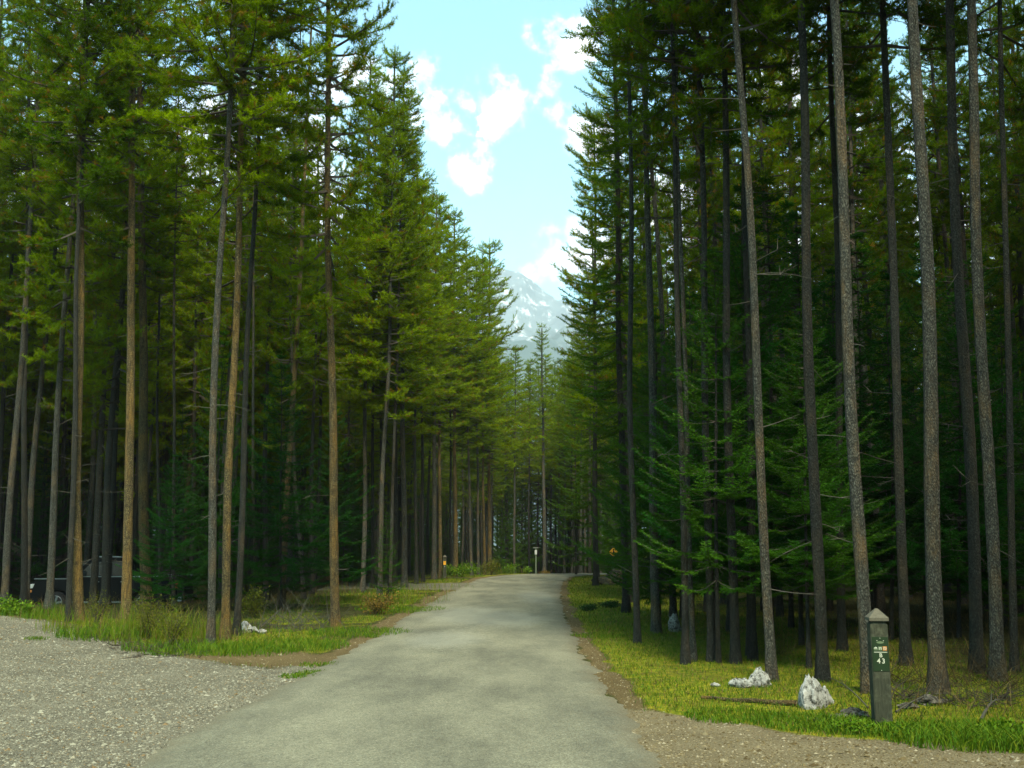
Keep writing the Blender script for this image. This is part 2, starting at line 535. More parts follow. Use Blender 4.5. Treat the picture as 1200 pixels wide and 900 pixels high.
# ------------------------------------------------------------------ trunks
def trunk_geo(path, r0, r1, rs, sides=14, twigs=0, twig_rng=(1.5, 9.0), twig_len=(0.2, 0.8)):
    g = Geo()
    p = np.array([tuple(q) for q in path]); n = len(p)
    h = np.linspace(0, 1, n)
    rad = r0 + (r1 - r0) * h ** 0.9
    zz = p[:, 2] - p[0, 2]
    rad = rad * (1 + 0.45 * np.exp(-np.clip(zz, 0, 9) / 0.16))
    rad = rad * (1 + rs.normal(size=n) * 0.018)
    lob = 1 + 0.13 * np.exp(-np.clip(zz, 0, 9) / 0.22)[:, None] * np.sin(np.arange(sides) / sides * 6.283 * 4 + rs.uniform(0, 6))[None, :]
    lob = lob * (1 + rs.normal(size=(n, sides)) * 0.022)
    v, q = tube(p, rad[:, None] * lob, sides)
    g.add(v, q, m=0)
    for i in range(twigs):
        z = rs.uniform(*twig_rng)
        j = min(np.searchsorted(zz, z), n - 1)
        a = rs.uniform(0, 6.283); ln = rs.uniform(*twig_len); el = rs.uniform(-0.35, 0.35)
        s = np.linspace(0, 1, 5)
        base = p[j].copy(); base[2] = p[0, 2] + z
        d = np.array([math.cos(a), math.sin(a), 0])
        sv = np.array([-d[1], d[0], 0]) * rs.normal() * 0.2
        pts = base + d * (rad[j] * 0.7 + ln * s)[:, None] + sv * (ln * s ** 2)[:, None]
        pts[:, 2] += ln * (el * s - 0.25 * rs.uniform(-1, 1) * s ** 2)
        v, q = tube(pts, np.linspace(0.008, 0.002, 5), 3); g.add(v, q, m=1)
        for k in range(rs.randint(0, 3)):
            b0 = pts[rs.randint(2, 4)]; dd = unit(d + rs.normal(size=3) * 0.7) * ln * 0.35
            v, q = tube([b0, b0 + dd], [0.006, 0.002], 3); g.add(v, q, m=1)
    return g


def follow(path, z):
    """point on a path at a given height"""
    for a, b in zip(path[:-1], path[1:]):
        if b[2] >= z: return a.lerp(b, (z - a[2]) / max(1e-6, b[2] - a[2]))
    return path[-1].copy()


def hand_tree(pts_uv, w_px, barkk, H, cb, crown, warm, label, cat='tree', group=None, name='pine_tree', D=None, crs=1.0, twigs=14,
              topr=None, twig_len=(0.15, 0.7), sunk=0.06):
    """a tree whose trunk passes the listed photo points at the depth of its foot"""
    u0, v0 = pts_uv[0]
    if D is None:
        D = G(u0, v0).y
    if u0 < 598 and D > 33 and crown is not None and 'pine' in crown.name: cb -= 1.9; crs *= 1.12
    pts = [P(u, v, D) for u, v in pts_uv]
    if D > 45 or True:
        pts[0].z = float(base_z(D))
    rs = RS(int(abs(u0 * 7 + v0 * 13)) % 99991)
    pts.sort(key=lambda p: p.z)
    last, prev = pts[-1], pts[-2]
    sl = (last - prev) / max(0.5, (last.z - prev.z))
    while pts[-1].z < H:
        dz = 2.5
        sl = Vector((sl.x * 0.72, sl.y * 0.72, 1))
        pts.append(pts[-1] + Vector((sl.x * dz, sl.y * dz, dz)))
    base = pts[0].copy()
    # resample every 0.4 m with smooth interpolation
    zs = np.arange(0, H + 0.01, 0.4) + base.z
    zp = np.array([p.z for p in pts]); xp = np.array([p.x for p in pts]); yp = np.array([p.y for p in pts])
    X = np.interp(zs, zp, xp); Y = np.interp(zs, zp, yp)
    for _ in range(3):
        X[1:-1] = (X[:-2] + 2 * X[1:-1] + X[2:]) / 4
    ph = rs.uniform(0, 6.28, 4)
    X += 0.02 * np.sin(zs * 0.8 + ph[0]); Y += 0.05 * np.sin(zs * 0.35 + ph[1]) + 0.03 * np.sin(zs * 0.9 + ph[2])
    X -= X[0]; Y -= Y[0]; Z = zs - base.z; Z[0] = -sunk
    path = [Vector((a, b, c)) for a, b, c in zip(X, Y, Z)]
    root = empty(name, (base.x, base.y, base.z))
    r0 = w_px * 0.86 / 2 / F * D
    g = trunk_geo(path, r0, topr or r0 * 0.30, rs, twigs=twigs, twig_rng=(1.2, min(H * 0.6, cb + 3)), twig_len=twig_len)
    t = add_obj('trunk', g.mesh('trunk', [BARKS[barkk], M_TWIG], smooth=True), root)
    if crown is not None:
        hc = SPR_H.get(crown.name, 7.0 if 'spruce' in crown.name else CROWN_H)
        a = follow(path, cb); b = follow(path, H - 0.5)
        ax = (b - a); ln = ax.length
        q = Vector((0, 0, 1)).rotation_difference(ax.normalized())
        c = add_obj('crown', crown, root, loc=a)
        c.rotation_mode = 'QUATERNION'
        from mathutils import Quaternion
        c.rotation_quaternion = q @ Quaternion((0, 0, 1), rs.uniform(0, 6.28))
        c.scale = (crs, crs, (ln + 0.5) / hc)
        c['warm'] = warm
    tag(root, label, cat, group)
    return root


# ------------------------------------------------------------------ ground zones
def curve_from_px(px, key='y'):
    pts = sorted((G(u, v) for u, v in px), key=lambda p: getattr(p, key))
    return np.array([(p.x, p.y) for p in pts])


XR = curve_from_px([(788, 915), (776, 893), (745, 845), (702, 790), (676, 748), (663, 720), (658, 702), (657, 690), (661, 681), (668, 675)])
XL = curve_from_px([(120, 912), (152, 893), (250, 840), (345, 796), (405, 764), (440, 745), (478, 721), (510, 702), (538, 688), (560, 678)])
XR = np.vstack([[(XR[0][0], -60)], XR, [(5.0, 62), (9.5, 72), (20, 84), (45, 95)]])
XL = np.vstack([[(XL[0][0] + 0.2, -60)], XL, [(-0.6, 58), (1.2, 66), (6.0, 76), (16, 88), (45, 101)]])


def xr(y): return np.interp(y, XR[:, 1], XR[:, 0])
def xl(y): return np.interp(y, XL[:, 1], XL[:, 0])


LOT = np.array([(p.x, p.y) for p in (G(-260, 712), G(-120, 716), G(0, 731), (G(60, 742)), G(100, 750), G(160, 762), G(210, 772), G(270, 777), G(345, 780))])
def y_lot(x): return np.interp(x, LOT[:, 0], LOT[:, 1])
RPO = np.array([(p.x, p.y) for p in (G(735, 828), G(800, 838), G(880, 849), G(960, 860), G(1050, 868), G(1120, 878), G(1210, 888), G(1400, 897))])
def y_rp(x): return np.interp(x, RPO[:, 0], RPO[:, 1])


def zones(x, y):
    """weights of the ground covers: gravel, right-hand sandy gravel, litter, green"""
    x = np.asarray(x, float); y = np.asarray(y, float)
    w = (fbm(x * 1.3, y * 1.3, 3, 5) - 0.5)
    w2 = (fbm(x * 3.3, y * 3.3, 3, 9) - 0.5)
    R, Lf = xr(y), xl(y)
    sm = lambda a: np.clip(a, 0, 1)
    left = x < Lf
    lot = sm((y_lot(x) - y + w * 1.2 + w2 * 0.7) / 0.5 + .5) * (x < Lf + 0.3) * sm((Lf + 0.9 - x) / 0.6)
    drive = sm((1 - np.abs(y - (42.0 - 0.12 * (x + 3))) / 3.6) * 5) * (x < Lf + .2) * (x > -7.5) * (y > 34)
    gravel = np.maximum(lot, drive)
    rpo = sm((y_rp(x) - y + w * 0.6) / 0.3 + .5) * (x > R - 0.3)
    dR = x - R; dL = Lf - x
    stripR = sm(1 - np.abs(dR - 0.10) / (0.22 + w * 0.5)) * 1.7
    stripL = sm(1 - np.abs(dL - 0.10) / (0.26 + w * 0.6 + 0.003 * y)) * 2
    # bare brown patch between the lot and the verge
    bare = sm(1.6 - np.hypot((x + 4.0) / 1.6, (y - 15.2) / 2.2) + w * 1.5) + sm(1 - np.abs(y - y_lot(x) - 0.25) / 0.55) * (x < -3)
    litter = sm(stripR * (x > R - .5) + stripL * (x < Lf + .5) + bare * left)
    gR = sm((dR - 0.02) * 6) * sm(1.35 - (dR - 2.2 - 0.02 * y) / 3.5)
    gL = sm((dL - 0.3) * 3) * sm(1.5 - (dL - 1.2) / 2.5) * (y > 14)
    gL2 = (x < -3) * sm((y - y_lot(x) - 0.35 - w * 2.2 - w2 * 1.2) * 2) * sm(1.6 - (y - y_lot(x)) / 3.0)
    green = np.maximum(gR * (dR > 0), np.maximum(gL, gL2) * left)
    patch = fbm(x * 0.7 + 3, y * 0.55, 4, 31)
    green = green * np.maximum(sm(0.42 + (patch - 0.43) * 5.0), (0.55 + 0.35 * (fbm(x * 2.2, y * 1.6, 3, 77) > .42)) * sm((dR - 0.03) * 5) * sm(2.6 - dR * .7) * (dR > 0))
    litter = litter * (1 - gravel) * (1 - rpo)
    green = green * (1 - gravel) * (1 - rpo) * (1 - sm(litter))
    return gravel, rpo, sm(litter), sm(green)


def ground_h(x, y):
    x = np.asarray(x, float); y = np.asarray(y, float)
    R, Lf = xr(y), xl(y)
    off = np.maximum(np.maximum(x - R, Lf - x), 0)
    k = np.clip(off / 1.2, 0, 1)
    z = base_z(y) + k * (0.10 * (fbm(x * 0.5, y * 0.5, 3, 3) - 0.5) + 0.03 * (fbm(x * 3, y * 3, 3, 4) - 0.5))
    rise = np.clip((x - R - 3) / 12, 0, 1) * 0.25 * (y > 8)
    z = z + rise
    mound = np.exp(-((x + 11.5) / 4.0) ** 2 - ((y - 19) / 5.0) ** 2) * 0.28
    dip = np.exp(-((x + 14.3) / 5.5) ** 4 - ((y - 37.0) / 5.0) ** 4) * 0.72
    return z + mound - dip - 0.012


def axis(lo, hi, fine_lo, fine_hi, step, grow=1.09):
    a = list(np.arange(fine_lo, fine_hi, step)); s = step
    x = a[-1]
    while x < hi: s *= grow; x += s; a.append(x)
    x = a[0]; s = step; b = []
    while x > lo: s *= grow; x -= s; b.append(x)
    return np.array(b[::-1] + a)


gx = axis(-9000, 9000, -15, 13, 0.13); gy = axis(-6000, 9000, 6, 34, 0.13)
GX, GY = np.meshgrid(gx, gy)
GZ = ground_h(GX, GY)
nx_, ny_ = len(gx), len(gy)
gv = np.stack([GX.ravel(), GY.ravel(), GZ.ravel()], 1)
ii = (np.arange(ny_ - 1)[:, None] * nx_ + np.arange(nx_ - 1)[None]).ravel()
gq = np.stack([ii, ii + 1, ii + nx_ + 1, ii + nx_], 1)
zg, zr, zl, zn = zones(gv[:, 0], gv[:, 1])

mg, nt2, b = new_mat('forest_ground')
v = objcoord(nt2)
A = {}
for k in ('gravel', 'rpo', 'litter', 'green'):
    a = nn(nt2, 'ShaderNodeAttribute'); a.attribute_name = k; A[k] = a.outputs['Fac']
n_f = noise(nt2, v, 60, 4, 0.7); n_m = noise(nt2, v, 9, 5, 0.65); n_l = noise(nt2, v, 1.1, 4, 0.6)
floor_c = ramp_node(nt2, n_m, [(0.3, (0.018, 0.016, 0.007)), (0.48, (0.035, 0.032, 0.010)), (0.6, (0.045, 0.055, 0.006)), (0.75, (0.070, 0.048, 0.014))])
moss = ramp_node(nt2, n_m, [(0.3, (0.0496, 0.0744, 0.0050)), (0.5, (0.1404, 0.1570, 0.0083)), (0.68, (0.2314, 0.1901, 0.0133)), (0.8, (0.1652, 0.0908, 0.0198))])
litc = ramp_node(nt2, n_f, [(0.25, (0.035, 0.026, 0.011)), (0.45, (0.085, 0.063, 0.026)), (0.6, (0.125, 0.095, 0.042)), (0.8, (0.19, 0.165, 0.095))])
vg = nn(nt2, 'ShaderNodeTexVoronoi', Scale=55.0); nt2.links.new(v, vg.inputs['Vector'])
grc = ramp_node(nt2, vg.outputs['Color'], [(0.0, (0.0594, 0.0540, 0.0367)), (0.4, (0.1134, 0.1080, 0.0756)), (0.75, (0.1566, 0.1490, 0.1080)), (1.0, (0.1080, 0.0778, 0.0389))])
rpc = mixrgb(nt2, mth(nt2, 'MULTIPLY_ADD', n_f, 3.0, -1.1, clamp=True), (0.09, 0.07, 0.036), (0.21, 0.185, 0.112))
def edge_mix(wt):     # break up the border of a cover with fine noise
    return mth(nt2, 'MULTIPLY_ADD', mth(nt2, 'ADD', wt, mth(nt2, 'MULTIPLY_ADD', n_f, 0.7, -0.35)), 2.5, -0.75, clamp=True)
c = mixrgb(nt2, edge_mix(A['green']), floor_c, moss)
c = mixrgb(nt2, edge_mix(A['litter']), c, litc)
c = mixrgb(nt2, edge_mix(A['gravel']), c, grc)
c = mixrgb(nt2, edge_mix(A['rpo']), c, rpc)
c = mixrgb(nt2, 1.0, c, ramp_node(nt2, n_l, [(0.3, (0.75, 0.75, 0.75)), (0.7, (1.15, 1.15, 1.15))]), 'MULTIPLY')
nt2.links.new(c, b.inputs['Base Color']); b.inputs['Roughness'].default_value = 0.95; b.inputs['Specular IOR Level'].default_value = 0.1
bump(nt2, b, mth(nt2, 'ADD', n_f, vg.outputs['Distance']), 0.7, 0.02)
ground = add_obj('ground', np_mesh('ground', gv, [gq], mg, True, attrs={'gravel': zg, 'rpo': zr, 'litter': zl, 'green': zn}))
tag(ground, kind='structure', label='forest floor with grass verges, litter and a gravel pull-off')

# ------------------------------------------------------------------ road
ys = np.concatenate([np.arange(-40, 4, 0.5), np.arange(4, 30, 0.07), np.arange(30, 60, 0.2), np.arange(60, 95, 0.5)])
nr = 26
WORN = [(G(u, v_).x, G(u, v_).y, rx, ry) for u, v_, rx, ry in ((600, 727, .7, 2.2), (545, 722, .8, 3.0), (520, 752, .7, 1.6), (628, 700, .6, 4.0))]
rv = []; red = []; rwn = []
for y in ys:
    j = fbm(np.array([y * 2.2]), np.array([0.5]), 4, 40)[0] - .5; j2 = fbm(np.array([y * 2.2]), np.array([9.5]), 4, 41)[0] - .5
    jj = 0.22
    a, b_ = float(xl(y)) + j * jj * 1.6, float(xr(y)) + j2 * jj * 1.6
    for i in range(nr):
        s = i / (nr - 1)
        e = min(s, 1 - s)
        z = float(base_z(y)) + 0.012 + 0.03 * (1 - (2 * s - 1) ** 2) - (0.03 if e == 0 else 0)
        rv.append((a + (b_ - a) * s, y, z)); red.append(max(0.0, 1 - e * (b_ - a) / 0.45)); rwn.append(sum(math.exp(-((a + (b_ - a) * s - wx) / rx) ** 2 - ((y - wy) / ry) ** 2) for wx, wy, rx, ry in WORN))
rv = np.array(rv)
ii = (np.arange(len(ys) - 1)[:, None] * nr + np.arange(nr - 1)[None]).ravel()
rq = np.stack([ii, ii + 1, ii + nr + 1, ii + nr], 1)
mr, nt3, b = new_mat('worn_asphalt')
v = objcoord(nt3)
f1 = noise(nt3, v, 130, 3, 0.75); f2 = noise(nt3, v, 14, 5, 0.6)
sc_ = objcoord(nt3, (0.9, 0.35, 1)); f3 = noise(nt3, sc_, 1.0, 5, 0.6)
vv = nn(nt3, 'ShaderNodeTexVoronoi', Scale=85.0); nt3.links.new(v, vv.inputs['Vector'])
c = ramp_node(nt3, vv.outputs['Color'], [(0.0, (0.060, 0.059, 0.042)), (0.35, (0.111, 0.110, 0.076)), (0.75, (0.147, 0.145, 0.101)), (1.0, (0.215, 0.210, 0.150))])
c = mixrgb(nt3, 1.0, c, ramp_node(nt3, f2, [(0.3, (0.86, 0.86, 0.86)), (0.7, (1.12, 1.12, 1.1))]), 'MULTIPLY')
c = mixrgb(nt3, 1.0, c, ramp_node(nt3, f3, [(0.35, (0.74, 0.75, 0.75)), (0.62, (1.30, 1.30, 1.27))]), 'MULTIPLY')
cw = nn(nt3, 'ShaderNodeTexVoronoi', Scale=0.55); cw.feature = 'DISTANCE_TO_EDGE'
wv = nn(nt3, 'ShaderNodeTexNoise', Scale=2.5, Detail=5.0); nt3.links.new(v, wv.inputs['Vector'])
wvv = nn(nt3, 'ShaderNodeVectorMath', operation='MULTIPLY_ADD'); nt3.links.new(wv.outputs['Color'], wvv.inputs[0]); wvv.inputs[1].default_value = (.9, .9, 0); nt3.links.new(v, wvv.inputs[2])
nt3.links.new(wvv.outputs[0], cw.inputs['Vector'])
ck = mth(nt3, 'MULTIPLY', mth(nt3, 'MULTIPLY_ADD', cw.outputs['Distance'], -90.0, 1.0, clamp=True), mth(nt3, 'MULTIPLY_ADD', f2, 4.0, -1.9, clamp=True))
c = mixrgb(nt3, mth(nt3, 'MULTIPLY', ck, 0.55), c, (0.05, 0.05, 0.035))
ed = nn(nt3, 'ShaderNodeAttribute'); ed.attribute_name = 'edge'
c = mixrgb(nt3, mth(nt3, 'MULTIPLY', mth(nt3, 'MULTIPLY_ADD', mth(nt3, 'ADD', ed.outputs['Fac'], mth(nt3, 'MULTIPLY_ADD', f2, 1.2, -0.6)), 1.3, -0.45, clamp=True), .7), c, (0.085, 0.07, 0.04))
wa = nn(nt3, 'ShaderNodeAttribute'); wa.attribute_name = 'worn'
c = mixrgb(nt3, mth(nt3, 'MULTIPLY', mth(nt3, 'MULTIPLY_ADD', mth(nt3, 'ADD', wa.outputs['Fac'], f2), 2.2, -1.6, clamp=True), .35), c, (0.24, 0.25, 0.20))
st = mth(nt3, 'MULTIPLY_ADD', noise(nt3, v, 3.3, 5, 0.7), 6.0, -3.9, clamp=True)
c = mixrgb(nt3, mth(nt3, 'MULTIPLY', st, .3), c, (0.30, 0.30, 0.22))
nt3.links.new(c, b.inputs['Base Color']); b.inputs['Roughness'].default_value = 0.85
bump(nt3, b, mth(nt3, 'ADD', f1, vv.outputs['Distance']), 0.5, 0.008)
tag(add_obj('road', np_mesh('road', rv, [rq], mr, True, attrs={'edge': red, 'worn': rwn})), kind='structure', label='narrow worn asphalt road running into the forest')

# ------------------------------------------------------------------ loose stones, grass and plants (stuff)
rs = RS(77)


def stones(name, label, pts, size, mat, seed, flat=0.6):
    rs = RS(seed); n = len(pts)
    base = np.array([(1, 0, 0), (0, 1, 0), (-1, 0, 0), (0, -1, 0), (0, 0, 1), (0, 0, -1)], float)
    v = base[None] + rs.normal(size=(n, 6, 3)) * 0.22
    s = size * np.exp(rs.normal(size=n) * 0.45)
    sc = np.stack([s, s * rs.uniform(0.6, 1.0, n), s * flat * rs.uniform(0.6, 1.2, n)], 1)
    v = v * sc[:, None, :]
    a = rs.uniform(0, 6.28, n); ca, sa = np.cos(a)[:, None], np.sin(a)[:, None]
    x = v[..., 0] * ca - v[..., 1] * sa; y = v[..., 0] * sa + v[..., 1] * ca
    v = np.stack([x, y, v[..., 2]], -1) + pts[:, None, :]
    t = np.array([(0, 1, 4), (1, 2, 4), (2, 3, 4), (3, 0, 4)] )
    tt = (np.arange(n)[:, None, None] * 6 + t[None]).reshape(-1, 3)
    att = np.repeat(rs.uniform(0, 1, n), 6)
    o = add_obj(name, np_mesh(name, v.reshape(-1, 3), [tt], mat, False, attrs={'tint': att}))
    return tag(o, label, kind='stuff')


def tint_mat(name, stops, rough=0.85, transl=0.0):
    m, nt, b = new_mat(name)
    at = nn(nt, 'ShaderNodeAttribute'); at.attribute_name = 'tint'
    c = ramp_node(nt, at.outputs['Fac'], stops)
    n = noise(nt, objcoord(nt), 120, 3, 0.7)
    c = mixrgb(nt, 1.0, c, ramp_node(nt, n, [(0.3, (0.75,) * 3), (0.7, (1.2,) * 3)]), 'MULTIPLY')
    nt.links.new(c, b.inputs['Base Color']); b.inputs['Roughness'].default_value = rough; b.inputs['Specular IOR Level'].default_value = 0.12
    if transl:
        tr = nt.nodes.new('ShaderNodeBsdfTranslucent'); nt.links.new(c, tr.inputs['Color'])
        mx = nt.nodes.new('ShaderNodeMixShader'); mx.inputs[0].default_value = transl
        nt.links.new(b.outputs[0], mx.inputs[1]); nt.links.new(tr.outputs[0], mx.inputs[2])
        nt.links.new(mx.outputs[0], nt.nodes['Material Output'].inputs['Surface'])
    return m


M_STONE = tint_mat('gravel_stone', [(0.0, (0.0616, 0.0582, 0.0414)), (0.25, (0.1176, 0.1120, 0.0795)), (0.6, (0.1624, 0.1568, 0.1120)), (0.87, (0.2464, 0.2408, 0.1792)), (0.93, (0.1232, 0.0874, 0.0392)), (1.0, (0.1568, 0.1120, 0.0560))])
M_STONE2 = tint_mat('verge_stone', [(0.0, (0.0520, 0.0374, 0.0146)), (0.4, (0.1040, 0.0811, 0.0364)), (0.75, (0.1664, 0.1404, 0.0780)), (1.0, (0.2496, 0.2236, 0.1508))])


def sample(n, x0, x1, y0, y1, wfun, seed, near=0.0):
    rs = RS(seed)
    x = rs.uniform(x0, x1, n); y = y0 + (y1 - y0) * rs.uniform(0, 1, n) ** (1 + near)
    keep = rs.uniform(0, 1, n) < wfun(x, y)
    keep &= np.abs(x) < 0.56 * y + 1.0
    x, y = x[keep], y[keep]
    return np.stack([x, y, ground_h(x, y)], 1)


pg_ = sample(210000, -13, -1.5, 7.0, 26, lambda x, y: np.clip(zones(x, y)[0] * 1.2 - 0.1, 0, 1), 1, 0.6)
stones('gravel', 'pale grey loose gravel spread over the pull-off left of the road', pg_, 0.0095, M_STONE, 2)
pg2 = sample(120000, 0.5, 9, 6.8, 50, lambda x, y: np.clip(zones(x, y)[1] + zones(x, y)[2] * 0.8, 0, 1), 3, 1.2)
pg3 = sample(70000, -9, 0, 7, 50, lambda x, y: zones(x, y)[2] * 0.8, 4, 0.8)
stones('verge_gravel', 'brown grit and litter along both edges of the road', np.concatenate([pg2, pg3]), 0.009, M_STONE2, 5)


def blades(pts, hmin, hmax, width, lean, seed, tlo=0.0, thi=1.0, per=1):
    """bent tapering grass blades, two triangles+tip each"""
    rs = RS(seed); pts = np.repeat(pts, per, 0); n = len(pts)
    pts = pts + np.stack([rs.normal(size=n) * 0.02, rs.normal(size=n) * 0.02, np.zeros(n)], 1)
    h = rs.uniform(hmin, hmax, n); a = rs.uniform(0, 6.28, n)
    d = np.stack([np.cos(a), np.sin(a), np.zeros(n)], 1) * (lean * h * rs.uniform(0.2, 1.2, n))[:, None]
    b = rs.uniform(0, 6.28, n); s = np.stack([np.cos(b), np.sin(b), np.zeros(n)], 1) * (width * 0.5)
    mid = pts + d * 0.35 + np.stack([np.zeros(n), np.zeros(n), h * 0.6], 1)
    top = pts + d + np.stack([np.zeros(n), np.zeros(n), h * rs.uniform(0.75, 1.0, n)], 1)
    v = np.stack([pts - s, pts + s, mid + s * 0.8, mid - s * 0.8, top], 1).reshape(-1, 3)
    i = np.arange(n)[:, None] * 5
    q = i + np.array([[0, 1, 2, 3]]); t = i + np.array([[3, 2, 4]])
    tint = np.repeat(rs.uniform(tlo, thi, n), 5)
    return v, q, t, tint


M_GRASS = tint_mat('grass_blade', [(0.0, (0.0281, 0.0842, 0.0034)), (0.4, (0.0618, 0.1348, 0.0044)), (0.75, (0.1123, 0.1572, 0.0056)), (1.0, (0.1685, 0.1572, 0.0134))], 0.7, 0.3)
M_DRY = tint_mat('dry_stalk', [(0.0, (0.05, 0.036, 0.014)), (0.5, (0.11, 0.078, 0.026)), (1.0, (0.19, 0.14, 0.05))], 0.9, 0.15)

gp = Geo()
w = lambda x, y: zones(x, y)[3]
for pts, args in ((sample(150000, 0.5, 12, 8, 22, w, 10, 0.3), (0.02, 0.065, 0.007, 0.9, 11)),
                  (sample(60000, 1, 12, 20, 58, w, 12, 0.3), (0.03, 0.09, 0.014, 0.8, 13)),
                  (sample(150000, -14, -2, 13.5, 34, w, 14, 0.2), (0.02, 0.085, 0.008, 1.0, 15)),
                  (sample(40000, -14, -1.5, 30, 60, w, 16, 0.2), (0.05, 0.12, 0.018, 0.7, 17))):
    k_ = RS(args[-1]).uniform(0, 1, len(pts)) < 0.2
    v, q, t, ti = blades(pts[~k_], *args); gp.add(v, q, t, att=ti)
    v, q, t, ti = blades(pts[k_], *args); gp.add(v, q, t, 1, att=ti)
# lush tufts: right verge corner, foot of the post, along the left forest edge
def clump(cx, cy, r, n, h0, h1, seed, wd=0.012, t0=0, t1=1):
    rs = RS(seed); a = rs.uniform(0, 6.28, n); q = r * np.sqrt(rs.uniform(0, 1, n))
    x = cx + q * np.cos(a); y = cy + q * np.sin(a)
    return blades(np.stack([x, y, ground_h(x, y)], 1), h0, h1, wd, 0.8, seed + 1, t0, t1)
for i, (u, v_, r, n, h0, h1) in enumerate([(990, 852, .35, 900, .04, .12), (1030, 857, .3, 700, .03, .10), (1130, 868, .7, 2200, .05, .15), (1180, 872, .5, 1800, .06, .18),
                                           (940, 846, .5, 900, .03, .09), (860, 838, .5, 900, .03, .08), (1085, 862, .4, 900, .03, .10), (700, 745, .5, 500, .03, .07),
                                           (20, 727, .9, 700, .08, .25), (60, 735, .6, 350, .06, .18), (210, 762, .9, 700, .06, .20), (240, 766, .8, 700, .05, .16), (290, 765, .8, 700, .04, .14),
                                           (340, 757, 1.0, 1500, .05, .15), (420, 742, 1.0, 1500, .04, .12), (470, 715, 1.2, 1500, .05, .12), (120, 752, .8, 900, .1, .3),
                                           (350, 792, .25, 250, .03, .06), (365, 788, .2, 150, .03, .06), (42, 757, .18, 150, .02, .06), (375, 779, .3, 200, .03, .06)]):
    p = G(u, v_); vv_, q, t, ti = clump(p.x, p.y, r, n, h0, h1, 300 + i, 0.011, 0.1, 0.8); gp.add(vv_, q, t, att=ti)
tag(add_obj('grass', gp.mesh('grass', [M_GRASS, M_DRY])), 'short bright green grass on both verges of the road', kind='stuff')

# tall grass and weeds under the trees on the left, dry stalks on the right
gt = Geo()
rs = RS(5)
for u, v_, spread, n, h0, h1, t0, t1 in ((165, 745, 1.0, 900, .3, .95, .5, 1), (185, 750, .8, 700, .3, 1.0, .5, .95), (215, 752, .9, 600, .2, .6, .3, 1), (120, 745, .9, 600, .2, .7, .5, 1), (65, 733, 1.2, 600, .2, .5, .2, .8),
                                         (10, 722, 1.2, 900, .15, .45, .0, .5), (320, 740, 1.2, 500, .1, .35, .2, 1), (450, 705, 1.5, 900, .2, .6, .3, 1), (485, 695, 1.2, 700, .2, .6, .3, 1),
                                         (540, 668, 2.0, 1200, .3, .9, .1, .8), (570, 668, 2.0, 800, .3, .9, .3, 1), (470, 690, 2.2, 900, .2, .6, .3, 1), (515, 672, 1.5, 500, .2, .6, .3, 1)):
    p = G(u, v_); a = rs.uniform(0, 6.28, n); q_ = spread * np.sqrt(rs.uniform(0, 1, n)) * 1.3
    x = p.x + q_ * np.cos(a); y = p.y + q_ * np.sin(a) * 1.2
    kp = rs.uniform(0, 1, n) < np.clip(fbm(x * 1.7, y * 1.7, 3, 12) * 3.2 - 1.15, 0.05, 1)
    x, y = x[kp], y[kp]
    for fr_, mt_ in ((np.arange(len(x)) % 5 != 0, 0), (np.arange(len(x)) % 5 == 0, 1)):
        vv_, q, t, ti = blades(np.stack([x[fr_], y[fr_], ground_h(x[fr_], y[fr_])], 1), h0 * .4, h1 * .75, 0.008, 0.5, int(u) + mt_, t0 * .8, t1); gt.add(vv_, q, t, mt_, att=ti)
tag(add_obj('tall_grass', gt.mesh('tall_grass', [M_GRASS, M_DRY])), 'tall yellow green grass and weeds at the foot of the left trees', kind='stuff')
gd = Geo()
px_ = sample(16000, 3.2, 14, 10.5, 30, lambda x, y: np.clip((x - xr(y) - 2.2) / 2, 0, 1) * np.clip(fbm(x, y, 3, 8) * 3 - 1.1, 0, 1), 66)
vv_, q, t, ti = blades(px_, .06, .30, 0.007, 1.2, 67); gd.add(vv_, q, t, att=ti)
px_ = sample(14000, -30, -5, 18, 45, lambda x, y: (y > y_lot(x) + 0.8) * np.clip(fbm(x, y, 3, 8) * 3 - 1.1, 0, 1), 68)
vv_, q, t, ti = blades(px_, .08, .4, 0.010, 1.0, 69); gd.add(vv_, q, t, att=ti)
tag(add_obj('dry_undergrowth', gd.mesh('dry_undergrowth', [M_DRY])), 'dry brown stalks and bracken on the shaded forest floor', kind='stuff')

# fallen needles and twigs on the forest floor
px_ = sample(30000, -16, 14, 9, 34, lambda x, y: (np.maximum(zones(x, y)[2] * .6, ((x > xr(y) + .6) | (y > y_lot(x) + .3)) * (x < xl(y) - .5) + (x > xr(y) + .6)) * .6) + .10 * (x < xr(y)) * (x > xl(y)) * (np.minimum(xr(y) - x, x - xl(y)) < .9), 71)
vv_, q, t, ti = blades(px_, .004, .012, 0.012, 10.0, 72); gl = Geo(); gl.add(vv_, q, t, att=ti)
tag(add_obj('leaf_litter', gl.mesh('leaf_litter', [M_DRY])), 'brown needle litter scattered on the ground beside the road', kind='stuff')

